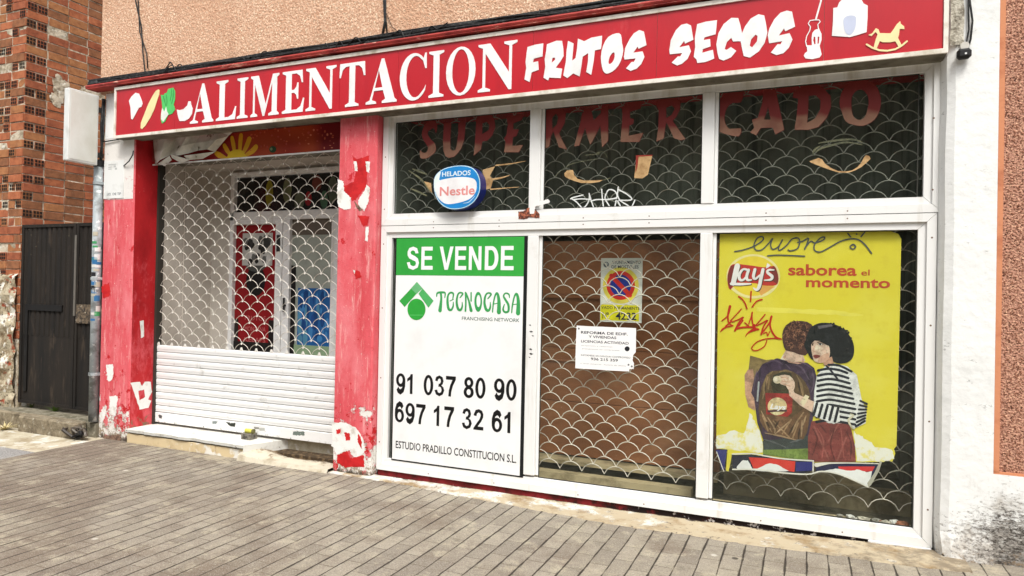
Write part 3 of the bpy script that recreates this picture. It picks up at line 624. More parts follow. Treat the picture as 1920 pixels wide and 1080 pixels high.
for a in ([(230, 870), (270, 850), (410, 815)], [(250, 870), (320, 920), (400, 1000), (460, 960), (500, 870), (500, 790)], [(270, 880), (400, 870), (520, 880)], [(500, 800), (530, 900), (565, 1000)], [(530, 900), (620, 880), (760, 880), (900, 860)], [(680, 730), (690, 860), (705, 975)], [(740, 800), (730, 870), (790, 970)], [(740, 810), (780, 740), (860, 750), (900, 810), (880, 860), (740, 880)], [(920, 700), (910, 820), (950, 900)], [(930, 740), (1040, 800), (1110, 860), (1090, 890), (930, 890)], [(950, 900), (1050, 960), (1110, 985), (1160, 890)], [(890, 890), (870, 990)], [(910, 900), (960, 990)]):
    ly.stroke(a, 17, sc_w, 2)
ly.crop(1500, 250, 12)
ly.poly([(210, 630), (420, 550), (500, 590), (560, 680), (700, 780), (850, 845), (1050, 855), (1180, 830), (1290, 760), (1380, 660), (1430, 560), (1480, 490), (1560, 510), (1590, 570), (1500, 660), (1380, 760), (1250, 830), (1100, 885), (880, 885), (700, 830), (500, 760), (250, 660)], EY, 1)
for a in ([(420, 220), (600, 190), (900, 150), (1200, 140), (1400, 200)], [(350, 420), (500, 330), (750, 260), (1050, 200), (1400, 260)], [(300, 480), (320, 380), (460, 280)]): ly.stroke(a, [16, 40, 50, 40, 14], EF, 0)
ly.crop(700, 180, 3)
ly.poly([(285, 480), (325, 490), (330, 545), (310, 520)], EY, 1); ly.poly([(615, 415), (685, 395), (655, 450), (675, 470), (660, 520), (620, 530)], EY, 1)
ly.stroke([(690, 390), (780, 380), (858, 365)], [8, 6, 2], EY, 1); ly.stroke([(660, 470), (720, 460), (768, 445)], [10, 8, 2], EY, 1); ly.stroke([(660, 525), (740, 518), (820, 512)], [7, 5, 2], EY, 1)
for a in ([(200, 420), (270, 470), (320, 540)], [(210, 520), (300, 560)], [(220, 410), (300, 440)]): ly.stroke(a, [5, 12, 6], EF, 0)
ly.build('torn_decal', W, .012)
# peeled tape lump at the junction of the mullion
tp = Flat(-0.0245, 0.0005); tp.crop(960, 340, 7.715)
tpw = mat('peeled_tape', (250, 248, 244), .6); tpr = mat('rusty_tape_print', (190, 110, 80), .7, [dict(c=(90, 50, 40), s=60, d=5, lo=.45, hi=.55)])
tp.poly(rag([(90, 440), (160, 430), (240, 380), (330, 400), (400, 470), (400, 530), (250, 520), (200, 545), (95, 545)], 6), tpr, 1)
tp.poly(rag([(250, 400), (340, 260), (420, 290), (520, 255), (550, 290), (540, 310), (430, 340), (340, 360), (320, 470), (260, 470)], 4), tpw, 2)
tp.build('peeled_tape', W)
# marks on the lower mullion
tp = Flat(-0.0125, 0.0003); tp.crop(700, 420, 2)
for x, y, r_ in ((588, 380, 5), (592, 404, 7), (598, 420, 4), (590, 470, 6), (592, 488, 8), (586, 500, 4)): tp.poly(rag([(x-r_, y-2), (x, y-r_*.6), (x+r_, y), (x, y+r_*.5)], 2, 3), (50, 48, 46), 1)
tp.build('paint_chip', W, .03)
# ---- doorway: vestibule, door, roller shutter
b = MB(); b.box(-7.077, -7.045, 0.5, 0.9, 0, 2.87); b.box(-7.0765, -7.05, 0.24, 0.5, 0, 2.87)
b.box(-7.045, -4.35, 0.88, 0.95, 0, 2.87); b.box(-7.077, -4.35, 0.45, 0.95, 2.87, 2.93); b.box(-4.52, -4.35, 0.5, 0.95, 0, 2.87); b.build('vestibule_wall', doorwall, SH)
b = MB(); b.box(-7.077, -4.52, 0.11, 0.45, 2.86, 3.08); b.build('shutter_housing', mat('grey_housing', (150, 146, 134), .7, [dict(c=(110, 106, 94), s=5, d=7, lo=.45, hi=.65)]), SH)
b = MB(); b.box(-7.077, -4.52, 0.26, 0.88, -0.05, 0.1); b.build('vestibule_floor', conc, SH)
D = MB().build('entrance_door', frame_w, SH)
db = MB(); Y = 0.845
for a in ((-6.72, -4.5, 2.785, 2.84), (-6.72, -4.5, 2.30, 2.395), (-6.72, -6.665, 0.1, 2.785), (-6.055, -5.965, 0.1, 2.30), (-5.955, -5.86, 0.1, 2.30), (-5.31, -5.26, 0.1, 2.30), (-5.26, -4.5, 0.1, 2.30), (-6.665, -6.055, 2.255, 2.30)):
    db.box(a[0], a[1], Y-0.02, 0.88, a[2], a[3])
db.build('door_frame', frame_w, D, .004)
dg = MB(); dg.box(-6.665, -4.5, 0.872, 0.8755, 2.395, 2.785, mat('dark_transom', (36, 36, 34), .2, spec=.6))
for i, (x, z, w, h, c) in enumerate(((-6.2, 2.6, .11, .3, (150, 140, 40)), (-5.95, 2.62, .12, .28, (120, 124, 90)), (-5.78, 2.5, .14, .18, (110, 118, 96)), (-5.66, 2.52, .09, .16, (170, 40, 50)), (-5.55, 2.68, .13, .18, (120, 62, 50)), (-5.45, 2.5, .1, .2, (84, 124, 96)), (-5.34, 2.6, .12, .3, (96, 110, 88)), (-6.5, 2.52, .2, .22, (34, 36, 34)), (-5.1, 2.6, .2, .3, (90, 100, 84)))):  # coloured blobs paint reflections onto the dark pane
    dg.poly([(x+w/2*math.cos(t*math.pi/5), 0.8715-i*1e-4, z+h/2*math.sin(t*math.pi/5)) for t in range(10)], ink(c))
dg.build('transom_pane', None, D)
dl = MB(); dl.box(-6.66, -6.06, 0.866, 0.872, 0.1, 2.25, ink((150, 14, 24)))
dl.box(-6.56, -6.13, 0.862, 0.865, 1.80, 2.16, ink((206, 206, 198)))
for k in range(26):
    x = random.uniform(-6.52, -6.17); z = random.uniform(1.83, 2.1); r_ = random.uniform(.02, .05)
    dl.poly([(x+r_*math.cos(t), 0.8615-k*1e-5, z+r_*1.2*math.sin(t)) for t in [i*math.pi/4+random.uniform(-.3, .3) for i in range(8)]], ink(random.choice([(60, 62, 60), (110, 112, 108), (40, 42, 40), (226, 226, 220)])))
dl.poly([(-6.36+0.14*math.cos(i*math.pi/8), 0.8645, 1.63+0.17*math.sin(i*math.pi/8)) for i in range(16)], ink((22, 24, 24)))
dl.poly([(-6.36+0.16*math.cos(i*math.pi/8), 0.8642, 1.83+0.10*math.sin(i*math.pi/8)) for i in range(16)], ink((84, 88, 84)))
dl.box(-6.655, -6.6, 0.862, 0.865, 0.6, 1.2, ink((40, 34, 32))); dl.box(-6.16, -6.065, 0.862, 0.865, 0.6, 1.2, ink((30, 26, 26))); dl.box(-6.66, -6.06, 0.860, 0.8615, 0.6, 0.95, ink((28, 26, 26)))
for i, st in enumerate(('FRUTOS', 'MONTANA', 'KEBAPS')): text(dl, st, -6.5, -6.2, 1.19-i*0.12, 1.24-i*0.12, 0.8612, ink((214, 120, 120)))
dl.build('red_door_leaf', None, D)
dr = MB(); dr.box(-5.86, -5.31, 0.868, 0.872, 0.1, 2.3, ink((172, 178, 166)))
dr.box(-5.86, -5.80, 0.862, 0.866, 0.6, 1.8, ink((26, 24, 24))); dr.box(-5.86, -5.31, 0.862, 0.866, 2.13, 2.3, ink((110, 100, 88)))
dr.box(-5.76, -5.33, 0.860, 0.865, 0.95, 1.56, ink((34, 100, 164)))
for k in range(40):
    x = random.uniform(-5.73, -5.36); z = random.uniform(1.0, 1.52); w = random.uniform(.01, .04); h = random.uniform(.03, .11)
    dr.poly([(x+w*math.cos(t), 0.8594-k*1e-5, z+h*math.sin(t)) for t in [i*math.pi/4 for i in range(8)]], ink(random.choice([(70, 140, 200), (20, 70, 130), (90, 150, 180), (30, 80, 150)])))
dr.box(-5.8, -5.31, 0.858, 0.8605, 0.6, 0.95, ink((150, 176, 140)))
dr.build('glazed_door_leaf', None, D)
dh = MB(); dh.tube([(-5.9, 0.8, 1.30), (-5.9, 0.8, 1.45)], 0.012, 8); dh.box(-5.91, -5.89, 0.8, 0.83, 1.36, 1.38); dh.box(-6.03, -5.99, 0.812, 0.826, 1.95, 2.13); dh.build('handle', mat('dark_handle', (50, 50, 50), .4), D, split=.01)
RS = MB().build('roller_shutter', shutter_w, SH)
gr = MB(); scallops(gr, -7.03, -4.56, 0.925, 2.88, 0.2, 0.1915, 0.0705, 0.0028, grille_w, grille_node, 8, 1.5, 0.0068); gr.build('scalloped_grille', None, RS)
sb = MB(); z = 0.925
pr = []
while z > 0.24:
    h = 0.0705
    pr += [(0.200, z), (0.192, z-0.003), (0.189, z-0.012), (0.188, z-0.034), (0.190, z-0.046), (0.193, z-0.0475), (0.190, z-0.049), (0.191, z-h+0.007), (0.2, z-h+0.005), (0.213, z-h+0.0045), (0.213, z-h+0.0005)]
    z -= h
zb = z
n = len(pr); sb.add([(-7.06, y, z) for y, z in pr]+[(-4.54, y, z) for y, z in pr], [(i, i+n, i+n+1, i+1) for i in range(n-1)])
sb.box(-7.06, -4.54, 0.214, 0.225, zb, 0.925)
sb.build('slat_curtain', shutter_w, RS)
sb = MB(); sb.box(-7.06, -4.54, 0.186, 0.215, 0.115, zb-0.002)
sb.build('bottom_rail', shutter_w, RS, .004)
sb = MB(); i = 0; x = -7.03
while x < -4.6: sb.prism([(x-0.018, 0.926), (x+0.018, 0.926), (x+0.006, 0.958), (x-0.006, 0.958)], 0.19, 0.2); x += 0.1915
sb.build('link_foot', grille_node, RS, split=.01)
sb = MB(); sb.box(-7.075, -7.045, 0.17, 0.24, 0.09, 2.86); sb.box(-4.55, -4.522, 0.17, 0.24, 0.09, 2.86); sb.build('guide_rail', mat('dark_guide', (60, 56, 50), .6), RS, split=.01)
st = Flat(0.1855, 0.0004); st.crop(420, 780, 18)
st.poly(rag([(60, 200), (140, 200), (210, 240), (400, 230), (360, 370), (180, 330)], 12, 4), (52, 56, 48), 1)
st.poly(rag([(1010, 370), (1180, 380), (1190, 440), (1030, 440)], 8, 3), (150, 148, 140), 1); st.poly(rag([(1190, 400), (1370, 400), (1380, 500), (1200, 500)], 8, 3), (196, 196, 188), 1)
st.crop(280, 400, 2.16)
for x in (590, 605, 620): st.poly(rag([(x-8, 882), (x+8, 884), (x+8, 900), (x-8, 898)], 3, 3), (120, 132, 124), 1)
st.poly(rag([(255, 840), (275, 842), (272, 855), (256, 852)], 3, 3), (140, 150, 148), 1); st.poly(rag([(38, 815), (52, 818), (50, 832), (40, 830)], 3, 3), (90, 96, 96), 1)
st.build('scuff_mark', RS, .02)
# doorstep
DS = MB().build('doorstep', conc, SH)
stepw = mat('white_step_stone', (240, 240, 232), .7, [dict(c=(200, 196, 182), s=6, d=9, r=.7, lo=.5, hi=.7), dict(c=(120, 112, 98), s=30, d=7, lo=.64, hi=.68)], [dict(s=30, d=5, st=.2, di=.004)], k=.72)
b = MB(); N = 40
def edgey(x): return -0.135+0.022*mnoise.noise(Vector((x*5, 1, 0)))+0.012*mnoise.noise(Vector((x*17, 3, 0)))+(0.05 if x > -6.2 else 0)*mnoise.noise(Vector((x*3, 9, 0)))
xs = [-7.075+i*(1.575/N) for i in range(N+1)]
def rx(x): return x
top = [(x, edgey(x), 0.09) for x in xs]; mid = [(x, 0.28, 0.09) for x in xs[:-1]]+[(-5.32, 0.28, 0.09)]; bot = [(x, edgey(x)+0.004, 0.062) for x in xs]
b.add(top+mid+bot, [(i, i+1, i+1+N+1, i+N+1) for i in range(N)]+[(i+2*(N+1), i+1+2*(N+1), i+1, i) for i in range(N)])
b.add([(xs[-1], edgey(xs[-1]), .09), (-5.32, .28, .09), (-5.32, .28, -.03), (xs[-1], edgey(xs[-1]), -.03)], [(0, 3, 2, 1)])
b.build('step_slab', stepw, DS)
b = MB()
tilem = mat('cream_step_tile', (232, 210, 168), .5, [dict(c=(196, 170, 128), s=5, d=8, lo=.5, hi=.7), dict(c=(250, 246, 236), s=6, d=7, lo=.58, hi=.64, b=('x', -6.6, -5.9, -.1, .12))], k=.75)
x = -7.07
while x < -5.55: b.box(x, min(x+0.298, -5.5), -0.118, 0.0, -0.08, 0.046); x += 0.302
b.build('riser_tile', tilem, DS, .002)
b = MB(); b.box(-7.07, -5.5, -0.100, 0.2, -0.08, 0.061); b.box(-5.5, -4.53, 0.1, 0.9, -0.06, 0.0); b.build('step_core', mat('dark_step_core', (70, 56, 40), .95, [dict(c=(120, 100, 74), s=20, d=7, lo=.5, hi=.6)]), DS)
def lumpy(x0, x1, y0, y1, f, nx=28, ny=16):
    m = MB(); vs = []
    for j in range(ny+1):
        for i in range(nx+1):
            x = x0+(x1-x0)*i/nx; y = y0+(y1-y0)*j/ny; vs.append((x, y, f(x, y)))
    m.add(vs, [(j*(nx+1)+i, j*(nx+1)+i+1, (j+1)*(nx+1)+i+1, (j+1)*(nx+1)+i) for j in range(ny) for i in range(nx)]); return m
def fr(x, y):
    n_ = mnoise.noise(Vector((x*7, y*7, 2)))*0.5+mnoise.noise(Vector((x*22, y*22, 5)))*0.25
    e = min(1, max(0, (y+0.19)/0.03))
    left = max(0, 1-(x+5.52)/0.35); back = 0.0
    slab = 0.03 if y < 0.02 else 0.03-0.25*(y-0.02)
    return gz(x)-0.02+e*(0.022+max(slab, 0.0)+0.065*left*min(1, (y+.19)/.15)+0.022*n_)
lumpy(-5.54, -4.515, -0.2, 0.24, fr, 44, 22).build('broken_concrete', mat('rubble_concrete', (222, 212, 190), .95, [dict(c=(124, 104, 80), s=12, d=9, r=.75, lo=.5, hi=.58, b=('y', -.1, .1, -.12, .12)), dict(c=(180, 166, 140), s=5, d=8, lo=.5, hi=.65)], [dict(s=40, d=6, st=.8, di=.01)], k=.72), DS)
# concrete strip in front of the window
def fs(x, y):
    e = -0.15-0.20*min(1, max(0, (x+4.1)/2.2))+0.03*mnoise.noise(Vector((x*2.3, 0, 0)))+0.012*mnoise.noise(Vector((x*11, 0, 4)))
    return gz(x)+(0.008+0.004*mnoise.noise(Vector((x*9, y*9, 0)))-(.012 if y > -.03 else 0) if y > e else -0.012)
struct(lumpy(-4.52, 0.16, -0.42, 0.02, fs, 240, 34).build('threshold_strip', mat('stained_concrete_strip', (206, 190, 160), .95, [dict(c=(238, 236, 226), s=5, d=9, r=.75, lo=.5, hi=.56, b=('x', -3.5, -1.5, .06, -.05)), dict(c=(166, 140, 102), s=4, d=9, r=.7, lo=.5, hi=.64, off=(3, 3, 0)), dict(c=(92, 80, 64), s=20, d=9, r=.78, lo=.58, hi=.64), dict(c=(58, 46, 38), s=12, d=8, r=.75, lo=.5, hi=.6, b=('y', -.10, -.01, -.25, .12)), dict(c=(150, 136, 114), s=7, d=9, r=.75, lo=.45, hi=.6, b=('x', -1.2, .1, -.2, .08))], [dict(s=30, d=7, st=.6, di=.008)], k=.66)))
# ================================================================== SIGNS
def arc(cx, cy, rx, ry, a0, a1, n=22): return [(cx+rx*math.cos(math.radians(a0+(a1-a0)*i/n)), cy+ry*math.sin(math.radians(a0+(a1-a0)*i/n))) for i in range(n+1)]
GL = {
 'I': ([(0, 0), (1, 0), (1, .045), (.70, .09), (.70, .91), (1, .955), (1, 1), (0, 1), (0, .955), (.30, .91), (.30, .09), (0, .045)], []),
 'L': ([(0, 0), (.95, 0), (1, .32), (.95, .32), (.82, .13), (.62, .07), (.42, .07), (.42, .91), (.58, .955), (.58, 1), (0, 1), (0, .955), (.16, .91), (.16, .09), (0, .045)], []),
 'T': ([(.24, 0), (.76, 0), (.76, .045), (.61, .09), (.61, .93), (.76, .92), (.88, .85), (.95, .68), (1, .68), (.98, 1), (.02, 1), (0, .68), (.05, .68), (.12, .85), (.24, .92), (.39, .93), (.39, .09), (.24, .045)], []),
 'E': ([(0, 0), (.94, 0), (1, .33), (.95, .33), (.84, .14), (.66, .07), (.42, .07), (.42, .475), (.54, .475), (.64, .42), (.68, .32), (.73, .32), (.73, .71), (.68, .71), (.64, .61), (.54, .545), (.42, .545), (.42, .93), (.64, .93), (.8, .86), (.88, .70), (.93, .70), (.9, 1), (0, 1), (0, .955), (.16, .91), (.16, .09), (0, .045)], []),
 'A': ([(0, 0), (.34, 0), (.34, .045), (.20, .09), (.265, .29), (.56, .29), (.64, .09), (.53, .045), (.53, 0), (1, 0), (1, .045), (.93, .09), (.58, 1), (.50, 1), (.13, .09), (0, .045)], [[(.29, .355), (.415, .75), (.54, .355)]]),
 'N': ([(0, 0), (.32, 0), (.32, .045), (.19, .09), (.19, .80), (.80, 0), (.87, 0), (.87, .91), (1, .955), (1, 1), (.67, 1), (.67, .955), (.80, .91), (.80, .36), (.31, 1), (0, 1), (0, .955), (.12, .91), (.12, .09), (0, .045)], []),
 'M': ([(0, 0), (.24, 0), (.24, .045), (.145, .09), (.145, .80), (.44, 0), (.50, 0), (.76, .80), (.76, .09), (.64, .045), (.64, 0), (1, 0), (1, .045), (.93, .09), (.93, .91), (1, .955), (1, 1), (.78, 1), (.54, .28), (.27, 1), (0, 1), (0, .955), (.085, .91), (.085, .09), (0, .045)], []),
 'O': (arc(.5, .5, .5, .52, 0, 345, 23), [arc(.5, .5, .29, .465, 0, 345, 23)]),
 'C': (arc(.52, .5, .52, .52, 48, 322, 24)+[(.96, .30), (.90, .22)]+arc(.58, .5, .34, .455, 312, 62, 20)[1:]+[(.85, .83), (.93, .66), (.98, .66), (.97, 1.0), (.92, 1.0)], []),
}
SG = thing('fascia_sign', 'long red shop fascia sign with white lettering ALIMENTACION FRUTOS SECOS', 'sign', (-3.6, -0.15, 3.3))
SX0, SX1, SZ0, SZ1 = -7.255, 0.02, 3.045, 3.565
b = MB(); b.box(SX0+0.02, SX1-0.02, -0.195, -0.012, SZ0+0.012, SZ1-0.01); b.build('sign_box', alum, SG)
b = MB(); w = 0.028
b.box(SX0, SX1, -0.212, -0.196, SZ0, SZ0+w); b.box(SX0, SX1, -0.212, -0.103, SZ1-w, SZ1); b.box(SX0, SX0+w*.8, -0.2115, -0.10, SZ0+w, SZ1-w); b.box(SX1-w*.9, SX1, -0.2115, -0.10, SZ0+w, SZ1-w)
m_ = MB(); m_.box(SX0+.003, SX1-.003, -0.1955, -0.02, SZ0+.002, SZ0+0.0115); m_.build('sign_soffit', mat('grimy_shaded_soffit', (128, 122, 106), .8, [dict(c=(84, 78, 64), s=4, d=8, r=.7, lo=.45, hi=.65)]), SG)  # underside's shade is put into this darker colour along with its grime
b.build('sign_frame', mat('cream_sign_frame', (244, 238, 226), .5, [dict(c=(200, 190, 168), s=8, d=8, lo=.5, hi=.68)]), SG)
seams = [SX0+w*.8, at(328, 200, -.2)[0], at(637, 150, -.2)[0], at(747, 130, -.2)[0], at(1000, 100, -.2)[0], at(1232, 70, -.2)[0], at(1545, 60, -.2)[0], SX1-w*.9]
b = MB()
for i in range(len(seams)-1): b.box(seams[i]+0.0012, seams[i+1]-0.0012, -0.2-0.0008*(i % 2), -0.1955, SZ0+w, SZ1-w)
b.build('sign_panel', sign_red, SG)
b = MB()
def g2(ch, px0, px1):
    pts, hol = GL[ch]
    x0 = at(px0, 150, -.2)[0]; x1 = at(px1, 150, -.2)[0]; z0, z1 = 3.112, 3.485
    f_ = lambda p: (x0+(x1-x0)*p[0], z0+(z1-z0)*p[1])
    b.prism([f_(p) for p in pts], -0.2045, -0.2, None, [[f_(p) for p in h] for h in hol])
for ch, a, c_ in zip('ALIMENTACION', (358.5, 407, 446, 471.5, 530.5, 574.5, 637, 687, 750, 804.5, 836.5, 896.5), (402, 444.5, 466, 524, 571.5, 631, 685, 744.5, 801, 832, 891.5, 969)): g2(ch, a, c_)
def px_prism(mb, ox, oy, k, pts, holes=(), y0=-0.2045, y1=-0.2, m=None, sm=0):
    if sm: pts = cat_smooth(pts, sm); holes = [cat_smooth(h, sm) for h in holes]
    f_ = lambda p: (lambda q: (q[0], q[2]))(at(ox+p[0]/k, oy+p[1]/k, y0))
    mb.prism([f_(p) for p in pts], y0, y1, m, [[f_(p) for p in h] for h in holes])
c1 = lambda pts, holes=(), sm=0: px_prism(b, 976, 50, 8, pts, holes, sm=sm)
c1([(105, 305), (220, 270), (340, 250), (328, 445), (200, 478), (182, 535), (262, 520), (272, 645), (165, 685), (135, 830), (58, 790), (85, 620), (75, 530), (90, 400)])
c1([(395, 265), (540, 210), (622, 212), (640, 330), (645, 440), (590, 530), (525, 615), (625, 630), (600, 772), (430, 762), (412, 805), (345, 765), (370, 600), (362, 490), (385, 360)], [[(478, 465), (462, 545), (520, 495), (518, 465)]])
c1([(712, 212), (795, 250), (772, 510), (825, 470), (848, 330), (860, 178), (955, 218), (1060, 165), (1222, 135), (1218, 230), (1205, 335), (1115, 355), (1095, 520), (1060, 720), (985, 680), (1012, 520), (1015, 395), (930, 450), (910, 600), (885, 745), (790, 700), (700, 770), (640, 730), (680, 520), (690, 360)])
c1([(1205, 450), (1240, 280), (1320, 150), (1440, 98), (1505, 120), (1520, 240), (1540, 360), (1500, 520), (1420, 640), (1310, 702), (1250, 680), (1222, 600)], [[(1318, 530), (1340, 440), (1400, 380), (1412, 450), (1380, 530), (1335, 560)]], 2)
c1([(1550, 450), (1570, 320), (1640, 180), (1700, 100), (1780, 50), (1850, 72), (1890, 275), (1770, 330), (1755, 298), (1690, 390), (1830, 370), (1858, 450), (1810, 560), (1740, 630), (1650, 662), (1582, 625), (1665, 530), (1700, 528), (1728, 475), (1560, 492)])
c2 = lambda pts, holes=(), sm=0: px_prism(b, 1250, 10, 7.68, pts, holes, sm=sm)
c2([(38, 640), (60, 500), (130, 360), (210, 280), (290, 262), (350, 290), (385, 495), (265, 550), (250, 512), (180, 605), (320, 575), (350, 660), (300, 770), (220, 840), (150, 865), (72, 825), (160, 735), (195, 735), (225, 685), (45, 705)])
c2([(440, 270), (560, 235), (725, 212), (705, 415), (545, 460), (532, 500), (625, 485), (632, 590), (520, 630), (512, 682), (665, 640), (685, 765), (560, 815), (440, 830), (430, 780), (390, 740), (410, 600), (405, 480), (420, 380)])
c2([(715, 560), (745, 400), (820, 270), (930, 180), (1030, 182), (1060, 280), (1085, 400), (1130, 300), (1210, 190), (1320, 128), (1405, 145), (1430, 260), (1450, 390), (1410, 540), (1330, 660), (1200, 752), (1110, 730), (1085, 620), (1065, 515), (955, 520), (930, 465), (865, 530), (835, 630), (865, 640), (925, 600), (1002, 655), (930, 745), (820, 795), (755, 770), (730, 680)], [[(1195, 580), (1215, 490), (1280, 420), (1310, 440), (1300, 520), (1230, 605)]])
c2([(1455, 430), (1480, 330), (1550, 200), (1640, 105), (1730, 75), (1805, 90), (1850, 305), (1710, 372), (1690, 332), (1612, 435), (1770, 400), (1812, 490), (1760, 610), (1680, 690), (1580, 715), (1500, 680), (1595, 560), (1640, 560), (1665, 515), (1475, 545)])
b.build('white_lettering', sign_white, SG, split=.045)
cream = (250, 236, 176)
b = MB(); c3 = lambda pts, c, holes=(), sm=0: px_prism(b, 230, 150, 10.8, pts, holes, sm=sm, m=ink(c) if c else sign_white)
c3([(125, 420), (180, 330), (260, 258), (325, 275), (365, 370), (400, 480), (375, 545), (325, 560), (260, 690), (200, 800), (170, 790), (158, 560)], None)
c3([(720, 190), (745, 200), (735, 300), (690, 430), (640, 590), (560, 760), (460, 920), (390, 995), (360, 970), (370, 860), (440, 680), (520, 480), (610, 310), (670, 220)], cream)
c3([(770, 300), (830, 305), (850, 270), (890, 260), (920, 180), (1020, 155), (1060, 230), (1058, 400), (1030, 500), (1060, 600), (1000, 680), (920, 710), (880, 790), (855, 840), (795, 880), (770, 800), (775, 690), (800, 560), (790, 430)], (92, 208, 110))
c3([(1095, 600), (1160, 610), (1230, 590), (1310, 510), (1330, 430), (1375, 430), (1385, 500), (1415, 580), (1400, 690), (1340, 780), (1250, 830), (1150, 830), (1120, 740)], None)
px_prism(b, 230, 150, 10.8, [(800, 560), (840, 640), (880, 540), (900, 640), (930, 690), (860, 790), (820, 850), (775, 790), (775, 690)], y0=-0.2052, y1=-0.2046, m=ink((238, 244, 232)))
for q in ([(990, 180), (985, 300), (960, 420)], [(1030, 200), (1020, 350), (990, 480)], [(880, 300), (900, 420), (890, 520)], [(820, 330), (850, 430), (870, 520)]):
    b.ribbon([at(230+p[0]/10.8, 150+p[1]/10.8, -0.2056) for p in q], 0.006, ink((36, 140, 66)))
c4 = lambda pts, c, holes=(), sm=0: px_prism(b, 1500, 0, 8.727, pts, holes, sm=sm, m=ink(c) if c else sign_white)
# blender
def ri(q, w, m=sign_white, y=-0.2046): b.ribbon([at(1500+p[0]/8.727, p[1]/8.727, y) for p in q], w*0.0004, m)
ri([(358, -60), (340, 30), (300, 170), (262, 310)], 26)
ri([(240, 325), (165, 335), (135, 385), (172, 440), (160, 500), (110, 590), (92, 680), (110, 760)], 15)
ri([(240, 325), (310, 325), (332, 355), (292, 400), (300, 460), (345, 560), (345, 650), (310, 760)], 15)
c4([(190, 620), (200, 540), (240, 490), (300, 470), (345, 540), (350, 640), (320, 740), (345, 850), (355, 890), (320, 940), (200, 968), (90, 955), (62, 910), (80, 870), (120, 840), (110, 740), (195, 740)], None, [[(225, 600), (215, 660), (235, 725), (255, 720), (250, 600)], [(290, 595), (285, 715), (308, 712), (318, 600)]])
# carton with a blue oval
c4([(545, 130), (610, 120), (640, 40), (700, -20), (1000, -20), (1040, 55), (1108, 90), (1105, 300), (1090, 525), (960, 565), (820, 605), (522, 585), (540, 350)], None)
px_prism(b, 1500, 0, 8.727, [(720, 300), (800, 255), (900, 265), (918, 340), (905, 450), (860, 540), (800, 570), (740, 520), (712, 400)], y0=-0.2056, y1=-0.2046, m=ink((206, 214, 236)), sm=3)
# rocking horse
c4([(1120, 570), (1180, 545), (1240, 460), (1285, 480), (1305, 540), (1480, 545), (1530, 480), (1580, 400), (1640, 345), (1650, 390), (1705, 430), (1708, 475), (1630, 470), (1622, 560), (1605, 620), (1665, 740), (1615, 765), (1560, 675), (1480, 690), (1350, 690), (1308, 670), (1250, 800), (1200, 790), (1240, 640), (1270, 560), (1240, 520), (1170, 590)], cream)
ri([(1092, 725), (1180, 780), (1300, 822), (1430, 830), (1560, 805), (1660, 750), (1750, 675)], 28, ink(cream), -0.2050)
b.build('sign_picture', None, SG, split=.004)
# blade light box at the corner
LBX = thing('blade_light_box', 'blank white light box sign jutting from the building corner above the drainpipe', 'light box', (-7.56, -0.33, 2.8))
b = MB(); b.box(-7.60, -7.525, -0.495, -0.18, 2.79, 3.515); b.build('box_frame', mat('white_box_metal', (232, 234, 230), .45, [dict(c=(200, 200, 192), s=6, d=7, lo=.5, hi=.7)]), LBX, .006)
b = MB(); b.box(-7.5245, -7.521, -0.478, -0.197, 2.81, 3.495); b.build('face_panel', mat('milky_acrylic', (240, 242, 236), .3, [dict(c=(212, 210, 198), s=2.4, d=6, lo=.4, hi=.7, sc=(1, 1, .6))], spec=.5), LBX, .002)
b = MB(); b.box(-7.575, -7.545, -0.18, -0.1, 3.35, 3.4); b.box(-7.575, -7.545, -0.18, -0.1, 2.88, 2.93); b.build('bracket', mat('dark_bracket', (60, 58, 56), .6), LBX, split=.01)
# for-sale board
FS = thing('for_sale_board', 'white and green estate agent board reading SE VENDE in the left window', 'board', (-3.36, -0.01, 0.1))
bx0, bx1, bz0, bz1 = -3.972, -2.757, 0.105, 2.003
wht = mat('white_board', (252, 252, 251), .4, [dict(c=(236, 238, 236), s=3, d=4, lo=.5, hi=.8)]); grn = mat('green_board_print', (62, 176, 72), .4, [dict(c=(48, 160, 64), s=2, d=4, lo=.4, hi=.7)])
b = MB(); b.box(bx0, bx1, -0.009, 0.022, bz0, bz1, mat('black_board_edge', (24, 26, 26), .5)); b.box(bx0+0.008, bx1-0.028, -0.0105, -0.0092, bz0+0.012, bz1-0.32, wht)
b.box(bx0+0.008, bx1-0.028, -0.0105, -0.0092, bz1-0.319, bz1-0.006, grn); b.build('board_panel', None, FS)
b = MB(); y = -0.0112; blk = mat('black_print', (20, 21, 22), .4)
def ell0(cx, cy, rx, ry, a0, a1, n=12): return [(cx+rx*math.cos(math.radians(a0+(a1-a0)*i/n)), cy+ry*math.sin(math.radians(a0+(a1-a0)*i/n))) for i in range(n+1)]
